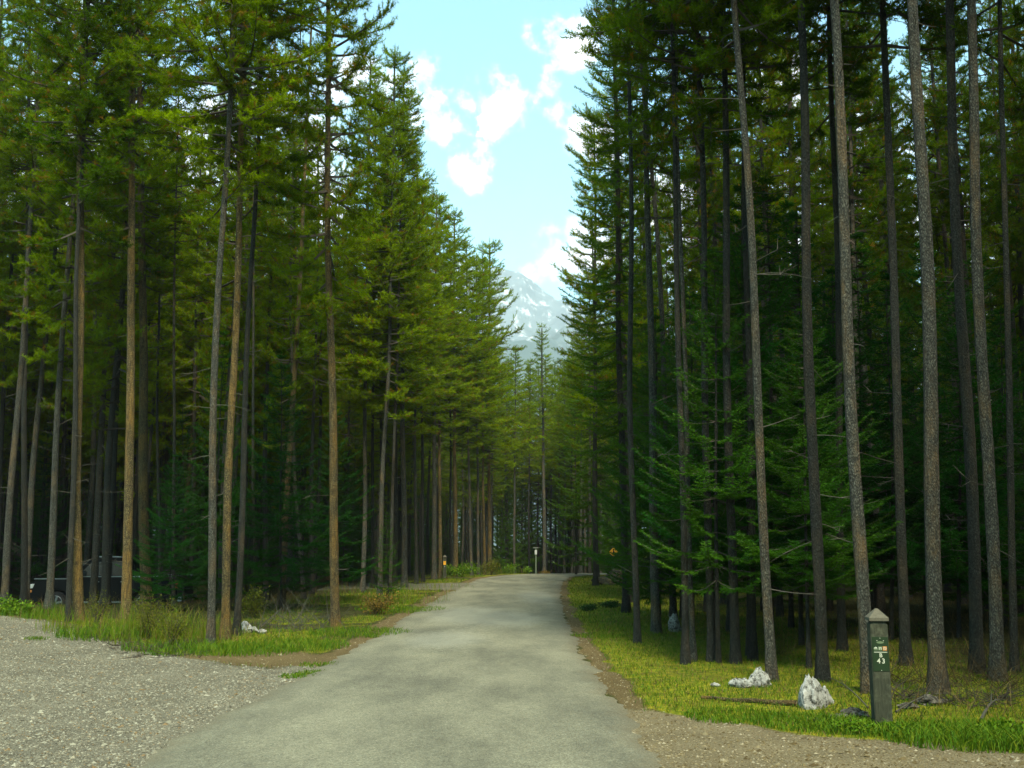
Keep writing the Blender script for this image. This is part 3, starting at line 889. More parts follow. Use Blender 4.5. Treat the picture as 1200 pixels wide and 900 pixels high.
# ------------------------------------------------------------------ mountain behind the forest
rs = RS(9)
mx0, my0 = 0.0, 2600.0
xs_ = np.concatenate([np.arange(-5200, -600, 130), np.arange(-600, 1200, 14), np.arange(1200, 5200, 130)]); ysm = np.concatenate([np.arange(1500, 3400, 16), np.arange(3400, 4600, 70)])
MX, MY = np.meshgrid(xs_, ysm)
def ridge(x, y, oct, seed):
    s = 0; a = 1; f = 1.0; t = 0
    for i in range(oct):
        n = 1 - np.abs(2 * vnoise(x * f, y * f, seed + i) - 1); s = s + a * n * n; t += a; a *= .5; f *= 2.05
    return s / t
sky_x = np.array([-5200, -2500, -1200, -500, -150, 20, 90, 150, 210, 290, 420, 700, 1500, 3000, 5200])
top_v = np.array([420, 360, 330, 300, 287, 300, 323, 341, 354, 372, 395, 430, 470, 380, 440])
H_top = np.interp(MX, sky_x, [P(600, v_, 3000).z for v_ in top_v])
rr = np.clip(1 - np.abs(MY - 3000) / 1400.0, 0, 1)
MZ = H_top * rr ** 0.85 + (ridge(MX / 330, MY / 330, 6, 3) - 0.55) * 230 * np.clip(rr * 1.5, 0, 1) * (1 - 0.75 * np.clip((rr - 0.85) / .15, 0, 1)) - 40
mv = np.stack([MX.ravel(), MY.ravel(), MZ.ravel()], 1); nxm = len(xs_)
ii = (np.arange(len(ysm) - 1)[:, None] * nxm + np.arange(nxm - 1)[None]).ravel()
mm, nt4, b = new_mat('mountain_rock')
v = objcoord(nt4); geo = nt4.nodes.new('ShaderNodeNewGeometry')
sepn = nt4.nodes.new('ShaderNodeSeparateXYZ'); nt4.links.new(geo.outputs['Normal'], sepn.inputs[0])
sepp = nt4.nodes.new('ShaderNodeSeparateXYZ'); nt4.links.new(v, sepp.inputs[0])
nm = noise(nt4, v, 0.012, 8, 0.7)
nvs = nt4.nodes.new('ShaderNodeMapping'); nvs.inputs['Scale'].default_value = (1, 1, .25); nt4.links.new(v, nvs.inputs[0])
nst = noise(nt4, nvs.outputs[0], 0.034, 7, 0.72)
rock = ramp_node(nt4, nm, [(0.3, (0.06, 0.09, 0.105)), (0.6, (0.12, 0.155, 0.17))])  # pale bluish tone holds part of the distant haze in the rock colour
snow = mth(nt4, 'MULTIPLY_ADD', nst, 9.0, -4.9, clamp=True)
snow = mth(nt4, 'MULTIPLY', snow, mth(nt4, 'MULTIPLY_ADD', sepp.outputs[2], 1 / 150., -2.2, clamp=True))
c = mixrgb(nt4, snow, rock, (0.5, 0.5, 0.5))
tl = mth(nt4, 'ADD', mth(nt4, 'MULTIPLY_ADD', sepp.outputs[2], -1 / 120., 4.6), mth(nt4, 'MULTIPLY_ADD', nm, 6, -3), clamp=True)
c = mixrgb(nt4, tl, c, (0.03, 0.06, 0.055))
nt4.links.new(c, b.inputs['Base Color']); b.inputs['Roughness'].default_value = 0.95
tag(add_obj('mountain', np_mesh('mountain', mv, [np.stack([ii, ii + 1, ii + nxm + 1, ii + nxm], 1)], mm, True)), 'hazy rocky mountain with snow streaks beyond the forest', kind='structure')

# ------------------------------------------------------------------ trees placed one by one
B1, B2, B3, B4, B5 = PINE
T = hand_tree
# left of the road, near to far
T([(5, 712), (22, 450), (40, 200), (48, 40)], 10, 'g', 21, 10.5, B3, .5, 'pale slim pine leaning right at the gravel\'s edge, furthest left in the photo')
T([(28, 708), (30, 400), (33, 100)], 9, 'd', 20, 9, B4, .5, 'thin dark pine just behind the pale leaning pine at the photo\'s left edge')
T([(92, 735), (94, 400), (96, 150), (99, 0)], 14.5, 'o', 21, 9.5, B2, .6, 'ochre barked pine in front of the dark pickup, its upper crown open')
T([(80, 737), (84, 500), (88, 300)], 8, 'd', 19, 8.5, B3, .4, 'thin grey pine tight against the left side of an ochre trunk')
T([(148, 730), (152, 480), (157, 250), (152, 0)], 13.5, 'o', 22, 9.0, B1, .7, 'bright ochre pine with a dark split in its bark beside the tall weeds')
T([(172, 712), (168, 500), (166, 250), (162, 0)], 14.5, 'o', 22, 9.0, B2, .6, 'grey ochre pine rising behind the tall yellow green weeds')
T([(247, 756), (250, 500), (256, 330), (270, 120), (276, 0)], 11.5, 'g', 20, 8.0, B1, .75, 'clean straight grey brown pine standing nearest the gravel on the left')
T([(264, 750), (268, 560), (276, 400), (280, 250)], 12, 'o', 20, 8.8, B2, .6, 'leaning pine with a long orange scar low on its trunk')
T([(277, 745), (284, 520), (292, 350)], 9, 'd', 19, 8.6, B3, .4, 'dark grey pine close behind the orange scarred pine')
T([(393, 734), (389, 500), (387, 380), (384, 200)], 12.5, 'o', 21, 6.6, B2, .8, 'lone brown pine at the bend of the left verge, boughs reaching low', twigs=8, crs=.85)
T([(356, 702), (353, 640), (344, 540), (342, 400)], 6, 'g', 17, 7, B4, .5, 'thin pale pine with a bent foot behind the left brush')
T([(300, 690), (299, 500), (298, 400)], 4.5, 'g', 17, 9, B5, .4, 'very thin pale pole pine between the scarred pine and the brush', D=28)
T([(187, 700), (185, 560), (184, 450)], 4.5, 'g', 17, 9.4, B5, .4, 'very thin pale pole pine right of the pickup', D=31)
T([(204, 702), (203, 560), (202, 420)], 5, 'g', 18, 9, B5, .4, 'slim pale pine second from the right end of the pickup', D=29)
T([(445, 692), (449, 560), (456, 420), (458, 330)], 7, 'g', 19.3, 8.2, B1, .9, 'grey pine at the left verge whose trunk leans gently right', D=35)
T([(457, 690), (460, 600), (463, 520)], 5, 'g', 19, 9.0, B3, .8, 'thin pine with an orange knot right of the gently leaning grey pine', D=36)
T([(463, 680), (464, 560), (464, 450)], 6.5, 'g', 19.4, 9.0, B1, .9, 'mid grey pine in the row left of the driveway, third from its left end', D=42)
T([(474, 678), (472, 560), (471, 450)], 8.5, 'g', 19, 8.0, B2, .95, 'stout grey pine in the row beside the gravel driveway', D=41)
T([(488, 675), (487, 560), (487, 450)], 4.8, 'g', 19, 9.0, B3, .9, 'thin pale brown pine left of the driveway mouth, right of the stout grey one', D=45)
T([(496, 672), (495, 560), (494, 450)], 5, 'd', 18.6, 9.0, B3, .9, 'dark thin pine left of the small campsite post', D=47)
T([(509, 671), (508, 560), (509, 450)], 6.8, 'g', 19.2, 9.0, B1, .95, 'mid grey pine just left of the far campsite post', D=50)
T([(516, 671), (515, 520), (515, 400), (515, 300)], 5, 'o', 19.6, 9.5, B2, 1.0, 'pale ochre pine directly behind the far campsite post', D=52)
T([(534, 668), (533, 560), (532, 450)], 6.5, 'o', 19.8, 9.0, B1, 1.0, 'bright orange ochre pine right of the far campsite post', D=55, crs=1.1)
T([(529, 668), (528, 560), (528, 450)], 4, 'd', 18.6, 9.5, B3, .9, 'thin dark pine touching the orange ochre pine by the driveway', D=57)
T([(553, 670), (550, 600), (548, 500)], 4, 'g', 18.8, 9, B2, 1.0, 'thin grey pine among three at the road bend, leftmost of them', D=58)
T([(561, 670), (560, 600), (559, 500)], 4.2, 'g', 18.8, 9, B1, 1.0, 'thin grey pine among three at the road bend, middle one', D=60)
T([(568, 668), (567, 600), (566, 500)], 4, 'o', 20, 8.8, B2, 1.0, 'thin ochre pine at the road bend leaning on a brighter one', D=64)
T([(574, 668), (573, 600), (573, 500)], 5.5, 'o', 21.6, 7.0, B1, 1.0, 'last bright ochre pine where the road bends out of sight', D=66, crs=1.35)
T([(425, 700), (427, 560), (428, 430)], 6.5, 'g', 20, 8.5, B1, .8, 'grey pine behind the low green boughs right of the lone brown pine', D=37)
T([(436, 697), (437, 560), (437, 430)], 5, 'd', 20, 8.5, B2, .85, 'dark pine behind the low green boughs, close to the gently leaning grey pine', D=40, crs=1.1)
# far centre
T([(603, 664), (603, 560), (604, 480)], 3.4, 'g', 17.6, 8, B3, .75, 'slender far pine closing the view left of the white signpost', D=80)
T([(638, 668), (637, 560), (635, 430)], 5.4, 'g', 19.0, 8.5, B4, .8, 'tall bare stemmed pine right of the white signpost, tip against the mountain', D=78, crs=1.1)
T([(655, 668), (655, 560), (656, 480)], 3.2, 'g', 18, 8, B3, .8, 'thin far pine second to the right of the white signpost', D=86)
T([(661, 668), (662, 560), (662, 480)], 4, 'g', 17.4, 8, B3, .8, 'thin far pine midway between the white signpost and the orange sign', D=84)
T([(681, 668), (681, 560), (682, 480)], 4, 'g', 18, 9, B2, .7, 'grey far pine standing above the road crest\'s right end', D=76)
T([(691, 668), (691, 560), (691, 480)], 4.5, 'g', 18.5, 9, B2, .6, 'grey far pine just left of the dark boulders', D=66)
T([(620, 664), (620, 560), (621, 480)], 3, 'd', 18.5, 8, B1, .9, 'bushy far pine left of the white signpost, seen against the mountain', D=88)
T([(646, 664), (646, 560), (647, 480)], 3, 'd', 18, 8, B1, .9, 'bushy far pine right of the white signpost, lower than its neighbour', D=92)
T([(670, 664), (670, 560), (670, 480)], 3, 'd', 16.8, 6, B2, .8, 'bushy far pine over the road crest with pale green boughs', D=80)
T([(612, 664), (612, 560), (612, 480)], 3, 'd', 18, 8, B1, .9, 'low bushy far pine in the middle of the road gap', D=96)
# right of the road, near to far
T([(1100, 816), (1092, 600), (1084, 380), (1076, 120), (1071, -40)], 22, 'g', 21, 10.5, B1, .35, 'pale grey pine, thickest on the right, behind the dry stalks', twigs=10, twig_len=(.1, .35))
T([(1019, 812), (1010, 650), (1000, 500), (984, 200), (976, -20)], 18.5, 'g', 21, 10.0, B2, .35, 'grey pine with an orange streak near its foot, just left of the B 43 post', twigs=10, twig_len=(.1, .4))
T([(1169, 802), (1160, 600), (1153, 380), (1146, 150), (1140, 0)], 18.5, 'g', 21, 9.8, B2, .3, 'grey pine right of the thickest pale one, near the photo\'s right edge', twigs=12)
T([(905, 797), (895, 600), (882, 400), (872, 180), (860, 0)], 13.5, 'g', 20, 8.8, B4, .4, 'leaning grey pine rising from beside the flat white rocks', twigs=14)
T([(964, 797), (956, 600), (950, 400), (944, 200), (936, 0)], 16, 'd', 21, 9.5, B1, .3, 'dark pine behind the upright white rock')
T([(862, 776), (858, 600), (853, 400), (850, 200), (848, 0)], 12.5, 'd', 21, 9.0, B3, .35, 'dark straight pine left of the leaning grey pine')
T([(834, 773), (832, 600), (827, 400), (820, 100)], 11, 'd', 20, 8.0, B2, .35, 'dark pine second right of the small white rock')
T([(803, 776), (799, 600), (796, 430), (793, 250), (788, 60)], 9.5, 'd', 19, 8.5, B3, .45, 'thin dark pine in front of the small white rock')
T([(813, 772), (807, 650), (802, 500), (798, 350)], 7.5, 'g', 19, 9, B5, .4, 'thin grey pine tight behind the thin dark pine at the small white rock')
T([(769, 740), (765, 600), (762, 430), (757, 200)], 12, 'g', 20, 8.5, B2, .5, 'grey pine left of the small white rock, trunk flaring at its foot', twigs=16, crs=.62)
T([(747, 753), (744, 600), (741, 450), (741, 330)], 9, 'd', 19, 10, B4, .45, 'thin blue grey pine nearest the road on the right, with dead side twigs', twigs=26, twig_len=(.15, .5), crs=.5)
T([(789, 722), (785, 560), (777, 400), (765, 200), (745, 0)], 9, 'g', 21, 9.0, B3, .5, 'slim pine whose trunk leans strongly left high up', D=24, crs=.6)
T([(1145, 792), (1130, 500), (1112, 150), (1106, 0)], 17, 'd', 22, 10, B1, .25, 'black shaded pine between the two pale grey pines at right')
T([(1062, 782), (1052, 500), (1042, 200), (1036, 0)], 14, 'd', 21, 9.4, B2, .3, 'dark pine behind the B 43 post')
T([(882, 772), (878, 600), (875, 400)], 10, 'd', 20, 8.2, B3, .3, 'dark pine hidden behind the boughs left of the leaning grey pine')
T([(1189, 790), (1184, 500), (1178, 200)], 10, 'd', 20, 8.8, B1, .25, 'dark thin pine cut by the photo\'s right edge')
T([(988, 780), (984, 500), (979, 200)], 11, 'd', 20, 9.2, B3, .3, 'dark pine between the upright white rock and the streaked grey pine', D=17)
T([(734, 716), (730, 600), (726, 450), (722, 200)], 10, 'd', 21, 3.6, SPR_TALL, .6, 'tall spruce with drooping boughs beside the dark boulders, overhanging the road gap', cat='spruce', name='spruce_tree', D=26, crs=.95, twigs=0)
T([(700, 690), (698, 600), (697, 500)], 6, 'd', 18.5, 2.6, SPR_TALL, .85, 'pale green spruce behind the boulders, boughs sweeping over the road crest', cat='spruce', name='spruce_tree', D=52, crs=1.15, twigs=0)
T([(741, 690), (737, 600), (728, 400)], 7, 'd', 21, 3.6, SPR_TALL, .6, 'spruce beyond the overhanging one, its top high against the clouds', cat='spruce', name='spruce_tree', D=36, crs=1.0, twigs=0)
T([(738, 690), (734, 500), (729, 300), (722, 100)], 8, 'd', 21.5, 6.6, B2, .75, 'bushy pine leaning over the gap behind the tall overhanging spruce', D=31, crs=.82)
T([(698, 690), (698, 500), (698, 300)], 7, 'd', 20.0, 6.0, B1, .85, 'bushy pale green pine behind the boulders at the edge of the gap', D=42, crs=.95)
for (u, v_, D, H, w_, c_, cs, lab) in [
    (800, 760, 24.0, 8.0, .3, 1, 1.15, 'mid green young spruce between the thin dark pines, further back'),
    (855, 760, 21.0, 8.5, .25, 0, 1.15, 'dense young spruce between the dark pines above the flat white rocks'),
    (928, 760, 21.5, 9.0, .2, 1, 1.2, 'tall shaded young spruce behind the upright white rock'),
    (1012, 760, 20.5, 8.0, .1, 0, 1.2, 'tall shaded young spruce behind the streaked grey pine'),
    (1088, 760, 19.8, 7.6, .1, 1, 1.15, 'dark young spruce directly behind the thickest pale pine'),
    (1150, 760, 23.0, 8.5, .1, 0, 1.2, 'dark young spruce left of the rightmost grey pine'),
    (948, 780, 15.0, 5.2, .35, 0, .95, 'nearest young spruce, light green boughs spreading left of the streaked grey pine'),
    (842, 775, 15.6, 6.2, .45, 1, 1.0, 'young spruce brushing the dark trunks above the flat white rocks'),
    (838, 760, 19.6, 6.0, .5, 0, .85, 'light green young spruce behind the dark trunks above the flat rocks'),
    (772, 715, 25.0, 7.0, .5, 1, .8, 'young spruce right of the tall overhanging spruce'),
    (905, 770, 17.4, 8.0, .3, 0, 1.15, 'tallest young spruce, right behind the leaning grey pine'),
    (878, 775, 16.5, 7.6, .15, 0, 1.0, 'young spruce filling the gap left of the leaning grey pine'),
    (940, 770, 18.0, 7.6, .1, 1, 1.1, 'young spruce with level boughs behind the dark pine at the upright white rock'),
    (985, 770, 18.8, 6.8, .1, 0, 1.1, 'young spruce left of the streaked grey pine'),
    (812, 765, 19.0, 6.4, .3, 1, 1.0, 'young spruce hanging over the small white rock'),
    (770, 735, 23.0, 6.8, .4, 0, 1.0, 'young spruce behind the flared grey pine'),
    (1045, 770, 18.5, 6.6, .05, 1, 1.1, 'shaded young spruce behind the B 43 post'),
    (1125, 770, 18.5, 6.4, .0, 0, 1.1, 'shaded young spruce between the two pale trunks at right'),
    (675, 680, 60.0, 10.5, .6, 1, 1.2, 'far young spruce at the right end of the road crest'),
    (762, 700, 33.0, 9.6, .5, 0, 1.1, 'spruce of middle height behind the blue grey pine'),
    (455, 700, 31.0, 2.6, .3, 1, .75, 'small spruce sapling on the left verge with level green boughs'),
    (330, 715, 27.0, 6.6, .1, 0, 1.1, 'shaded young spruce behind the left brush'),
    (395, 710, 31.0, 5.8, .2, 1, 1.1, 'shaded young spruce behind the lone brown pine'),
    (215, 705, 32.0, 6.0, .1, 1, 1.0, 'dark young spruce right of the pickup'),
    (1180, 770, 20.5, 6.4, .0, 1, 1.1, 'shaded young spruce at the photo\'s right edge')]:
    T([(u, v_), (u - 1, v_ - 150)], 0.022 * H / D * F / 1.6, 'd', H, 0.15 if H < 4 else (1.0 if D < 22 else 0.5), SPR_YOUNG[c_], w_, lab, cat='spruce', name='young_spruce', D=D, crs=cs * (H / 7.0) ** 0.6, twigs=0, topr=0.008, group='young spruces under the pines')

# ------------------------------------------------------------------ the rest of the stand
placed = [(o.location.x, o.location.y) for o in COL.objects if o.type == 'EMPTY']
proto_tr = []
for i, (bk, tw) in enumerate((('g', 16), ('d', 20), ('o', 14), ('d', 26), ('g', 22))):
    rs = RS(500 + i); zs = np.arange(0, 20.6, 0.6)
    path = [Vector((0.10 * math.sin(z * .28 + i) * min(1, z / 5), 0.10 * math.cos(z * .23 + i * 2) * min(1, z / 5), z - .06)) for z in zs]
    proto_tr.append(trunk_geo(path, 0.115, 0.03, rs, sides=9, twigs=tw, twig_rng=(1, 12), twig_len=(.2, .9)).mesh('trunk', [BARKS[bk], M_TWIG], True))


def fill_tree(x, y, s, i, warm, label, group):
    rs_ = random.Random(int(x * 131 + y * 977))
    root = empty('pine_tree', (x, y, float(ground_h(x, y))), rs_.uniform(0, 6.28))
    root.scale = (s, s, s)
    add_obj('trunk', proto_tr[i % 5], root, rot=(rs_.gauss(0, .012), rs_.gauss(0, .012), 0), scale=(rs_.uniform(.7, 1.2),) * 2 + (1,))
    cb = (rs_.uniform(4.6, 8.6) if x < 0 else rs_.uniform(6.6, 10.5)) - (1.0 if y > 38 else 0)
    c = add_obj('crown', PINE[rs_.choice([0, 1, 2, 3, 2, 4])], root, loc=(0, 0, cb), rot=(0, 0, rs_.uniform(0, 6.28)), scale=((.95, .95) if x < 0 else (.72, .72)) + ((20.6 - cb) / CROWN_H,))
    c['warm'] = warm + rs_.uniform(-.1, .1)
    tag(root, label, 'tree', group)


def ok_spot(x, y, dmin):
    for a, b_ in placed:
        if (a - x) ** 2 + (b_ - y) ** 2 < dmin * dmin: return False
    return True


LAND = [(-40, 'the left edge of the photo'), (8, 'the pale leaning pine'), (92, 'the ochre pine by the pickup'), (148, 'the split ochre pine'), (172, 'the pine behind the weeds'),
        (250, 'the straight pine nearest the gravel'), (290, 'the orange scarred pine'), (350, 'the left brush'), (393, 'the lone brown pine'), (445, 'the gently leaning grey pine'),
        (474, 'the stout grey driveway pine'), (521, 'the far campsite post'), (553, 'the three pines at the bend'), (574, 'the last ochre pine'), (628, 'the white signpost'),
        (719, 'the orange diamond sign'), (747, 'the blue grey pine'), (769, 'the flared grey pine'), (790, 'the small white rock'), (834, 'the dark pine above the flat rocks'),
        (880, 'the flat white rocks'), (905, 'the leaning grey pine'), (952, 'the upright white rock'), (1019, 'the streaked grey pine'), (1036, 'the B 43 post'),
        (1100, 'the thickest pale pine'), (1145, 'the black shaded pine'), (1169, 'the rightmost grey pine'), (1240, 'the right edge of the photo')]
GROUPS = {'LN': 'pines a few rows back on the left', 'LF': 'pines deep in the left stand', 'RN': 'pines a few rows back on the right', 'RF': 'pines deep in the right stand', 'C': 'pines past the road crest'}
ORD = ['first', 'second', 'third', 'fourth', 'fifth', 'sixth', 'seventh', 'eighth', 'ninth', 'tenth', 'eleventh', 'twelfth']
seen_at = {}


def stand_label(x, y, kind):
    u = 600 + x / y * F * 0.99
    k = min(range(len(LAND)), key=lambda i: abs(LAND[i][0] - u))
    side = 'left of' if u < LAND[k][0] else 'right of'
    key = (k, side, kind); n = seen_at.get(key, 0); seen_at[key] = n + 1
    return '%s %s back, just %s %s' % (ORD[min(n, 11)], kind, side, LAND[k][1])


far_pts = []
rf = random.Random(4)
cands = [(rf.uniform(-75, 80), 12 + 150 * rf.random() ** 1.25) for _ in range(30000)] + [(rf.uniform(-48, 48), rf.uniform(-45, 60)) for _ in range(9000)]
cands.sort(key=lambda p: math.hypot(*p))
cnt = {k: 0 for k in GROUPS}
for x, y in cands:
    outside = abs(x) > 0.54 * y + 3.0
    if outside and (math.hypot(x, y) > 75 or (x < 0 and x > -18 and y < 19) or (0 <= x < 8.2 and y < 12) or (0 <= x < 6.5)): continue
    if y > 62 and (math.hypot(x, y) > 118 or rf.random() < (y - 62) / 90): continue
    L_, R_ = float(xl(y)), float(xr(y))
    if L_ - 2.6 < x < R_ + 2.2: continue
    if 33 < y < 48 and -8.5 < x < 0 and abs(y - (42 - 0.12 * (x + 3))) < 3.6: continue      # the driveway
    if x < 0 and y < float(y_lot(x)) + 3.2: continue
    if x < 0 and (y < 27 or (y < 36 and x > -6.5)): continue
    if x < 0 and 36 <= y < 62 and x > -5.6: continue
    if x > 0 and y < 17.5 and not outside: continue
    if x > 0 and y < 50 and x < R_ + 2.6: continue
    if 62 <= y < 78 and -5 < x < R_ + 3: continue
    if -18.5 < x < -10.2 and 33.5 < y < 39.5: continue       # clearing where the pickup is parked
    dmin = (1.75 if y < 60 else 2.2) if x < 0 else (2.15 if y < 60 else 3.0)
    if not ok_spot(x, y, dmin): continue
    placed.append((x, y))
    near = math.hypot(x, y) < 62 and not outside
    s = rf.uniform(.86, 1.08)
    if -11 < x < 0 and y > 30: s *= .88
    if 0 < x < 8: s *= .92
    if near and sum(cnt.values()) < 225:
        key = ('LN' if y < 36 else 'LF') if x < 0 else ('RN' if y < 32 else 'RF')
        if y > 60 and -3 < x < 12: key = 'C'
        cnt[key] += 1
        bi = rf.choice([0, 1, 3, 4, 1, 3, 1, 3, 2] if x < 0 else [0, 1, 3, 1, 1, 3])
        fill_tree(x, y, s, bi, (.65 if x < 0 else .35) + .004 * y, stand_label(x, y, ('grey pine', 'dark pine', 'ochre pine', 'dark twiggy pine', 'grey twiggy pine')[bi]), GROUPS[key])
    else:
        far_pts.append((x, y, s))

ru = random.Random(8); nsp = 0
for _ in range(6000):
    if nsp >= 62: break
    D = ru.uniform(19, 62); x = ru.uniform(-.52, .52) * D; L_, R_ = float(xl(D)), float(xr(D))
    if (x > 0) != (nsp % 5 < 3): continue
    if L_ - 5 < x < R_ + 4.2 or (x < 0 and D < float(y_lot(x)) + 6) or not ok_spot(x, D, 1.1): continue
    if -18.8 < x < -10 and 24 < D < 39.5: continue
    if 0.02 < x / D < 0.125: continue
    placed.append((x, D)); nsp += 1
    H = ru.uniform(3.5, 8.0); r_ = empty('young_spruce', (x, D, float(ground_h(x, D))), ru.uniform(0, 6.28))
    zs = np.arange(0, H, .5)
    if nsp == 1:
        spr_trunk = trunk_geo([Vector((0, 0, z * 7 / H - .05)) for z in zs], .05, .01, RS(3), sides=6).mesh('trunk', [M_BARK_DARK, M_TWIG], True)
    k = H / 7.0
    add_obj('trunk', spr_trunk, r_, scale=(k, k, k)); c_ = add_obj('crown', SPR_YOUNG[ru.randrange(2)], r_, loc=(0, 0, .3), scale=(k ** .5, k ** .5, k))
    c_['warm'] = .15 + ru.uniform(-.15, .25) + (0.1 if x > 0 else 0)
    tag(r_, stand_label(x, D, 'young spruce'), 'spruce', 'young spruces under the pines')

# distant forest: one mass of instanced pines
def join_tree(i, crown):
    tm = proto_tr[i]
    def arr(me):
        v = np.empty(len(me.vertices) * 3, np.float32); me.vertices.foreach_get('co', v); v = v.reshape(-1, 3)
        lt = np.empty(len(me.polygons), np.int32); me.polygons.foreach_get('loop_total', lt)
        lv = np.empty(len(me.loops), np.int32); me.loops.foreach_get('vertex_index', lv)
        ls = np.empty(len(me.polygons), np.int32); me.polygons.foreach_get('loop_start', ls)
        mi = np.empty(len(me.polygons), np.int32); me.polygons.foreach_get('material_index', mi)
        q = lt == 4; t = lt == 3
        Q = lv[ls[q][:, None] + np.arange(4)]; T_ = lv[ls[t][:, None] + np.arange(3)]
        at = np.empty(len(me.vertices), np.float32); me.attributes['tint'].data.foreach_get('value', at)
        return v, Q, T_, mi[q], mi[t], at
    g = Geo()
    v, Q, T_, mq, mt, at = arr(tm); g.add(v, Q, T_, 0, at); g.qm[-1] = mq; 
    if len(T_): g.tm[-1] = mt
    v, Q, T_, mq, mt, at = arr(crown); v = v * [1, 1, 1.3] + [0, 0, 6.8]; keep = np.arange(len(T_)) % 2 == 0
    g.add(v, Q, T_[keep], 2, at); g.qm[-1] = mq + 2; g.tm[-1] = mt[keep] + 2
    me = g.mesh('far_pine', [tm.materials[0], M_TWIG, M_LIMB, M_PINE], False)
    return me


pc = bpy.data.collections.new('forest_sources')
ys_ = SPR_YOUNG[0].copy(); ys_.transform(Matrix.Diagonal((1.25, 1.25, 1.35, 1)))
for me_ in (join_tree(1, PINE[0]), join_tree(4, PINE[1]), join_tree(0, PINE[2]), ys_):
    o = bpy.data.objects.new('far_pine_source', me_); pc.objects.link(o)
    o['warm'] = .6
far_pts += [(rf.uniform(-70, 75), rf.uniform(82, 122), rf.uniform(.7, 1.1)) for _ in range(260)] + [(rf.uniform(-18, 26), rf.uniform(90, 118), rf.uniform(.8, 1.2)) for _ in range(150)]
fp = np.array([(x, y, float(ground_h(x, y))) for x, y, s in far_pts])
fme = bpy.data.meshes.new('forest'); fme.from_pydata([tuple(p) for p in fp], [], [])
for nme, vals in (('sc', [s for *_, s in far_pts]), ('rz', [rf.uniform(0, 6.28) for _ in far_pts])):
    a = fme.attributes.new(nme, 'FLOAT', 'POINT'); a.data.foreach_set('value', np.array(vals, np.float32))
forest = add_obj('forest', fme)
ng = bpy.data.node_groups.new('forest_nodes', 'GeometryNodeTree')
ng.interface.new_socket(name='Geometry', in_out='INPUT', socket_type='NodeSocketGeometry')
ng.interface.new_socket(name='Geometry', in_out='OUTPUT', socket_type='NodeSocketGeometry')
gi = ng.nodes.new('NodeGroupInput'); go = ng.nodes.new('NodeGroupOutput')
m2p = ng.nodes.new('GeometryNodeMeshToPoints'); iop = ng.nodes.new('GeometryNodeInstanceOnPoints')
ci = ng.nodes.new('GeometryNodeCollectionInfo'); ci.inputs['Collection'].default_value = pc; ci.inputs['Separate Children'].default_value = True
iop.inputs['Pick Instance'].default_value = True
n1 = ng.nodes.new('GeometryNodeInputNamedAttribute'); n1.data_type = 'FLOAT'; n1.inputs['Name'].default_value = 'sc'
n2 = ng.nodes.new('GeometryNodeInputNamedAttribute'); n2.data_type = 'FLOAT'; n2.inputs['Name'].default_value = 'rz'
cx = ng.nodes.new('ShaderNodeCombineXYZ')
ng.links.new(gi.outputs[0], m2p.inputs['Mesh']); ng.links.new(m2p.outputs[0], iop.inputs['Points'])
ng.links.new(ci.outputs[0], iop.inputs['Instance'])
ng.links.new(n1.outputs['Attribute'], iop.inputs['Scale'])
ng.links.new(n2.outputs['Attribute'], cx.inputs[2]); ng.links.new(cx.outputs[0], iop.inputs['Rotation'])
ng.links.new(iop.outputs[0], go.inputs[0])
md = forest.modifiers.new('scatter', 'NODES'); md.node_group = ng
tag(forest, 'deep mass of distant pines closing the view behind the nearer stand', kind='stuff')
print('TREES', cnt, 'far', len(far_pts))


# ------------------------------------------------------------------ bollards, signs, stones, log, pickup, shrubs
M_POST = plain('weathered_grey_green_post', (0.066, 0.066, 0.036), 0.85, var=0.6, sc=14)
def weathered(name, c0, c1, c2):
    m, nt, b = new_mat(name); v = objcoord(nt, (1, 1, .12)); v2 = objcoord(nt)
    g1 = noise(nt, v, 60, 5, .7); g2 = noise(nt, v2, 7, 5, .65)
    c = mixrgb(nt, mth(nt, 'MULTIPLY_ADD', g1, 3.0, -1.0, clamp=True), c0, c1)
    c = mixrgb(nt, mth(nt, 'MULTIPLY_ADD', g2, 6.0, -2.9, clamp=True), c, c2)
    nt.links.new(c, b.inputs['Base Color']); b.inputs['Roughness'].default_value = .9
    bump(nt, b, g1, .6, .006)
    return m


M_POST = weathered('weathered_post', (.018, .021, .012), (.040, .044, .026), (.066, .070, .043))
M_CAP = plain('pale_worn_post_cap', (0.085, 0.08, 0.055), 0.9, var=0.55, sc=45)
M_PLATE = plain('dark_green_plate', (0.007, 0.022, 0.004), 0.6, var=0.15)
M_WHITE = plain('white_print', (0.42, 0.44, 0.34), 0.6, var=0.05)
M_DIMW = plain('faint_print', (0.10, 0.14, 0.07), 0.6, var=0.1)
M_ORANGE = plain('orange_print', (0.42, 0.17, 0.035), 0.6, var=0.08)
M_YEL = plain('amber_sign_face', (0.60, 0.29, 0.015), 0.6, var=0.15, sc=20)
M_BLACK = plain('black_print', (0.015, 0.012, 0.010), 0.6, var=0.1)
M_WOODP = plain('green_grey_signpost', (0.10, 0.13, 0.085), 0.85, var=0.3)


def prism(outline, y0, y1):
    """extrude an x-z outline between two y planes"""
    n = len(outline)
    v = [(x, y0, z) for x, z in outline] + [(x, y1, z) for x, z in outline]
    return v, n


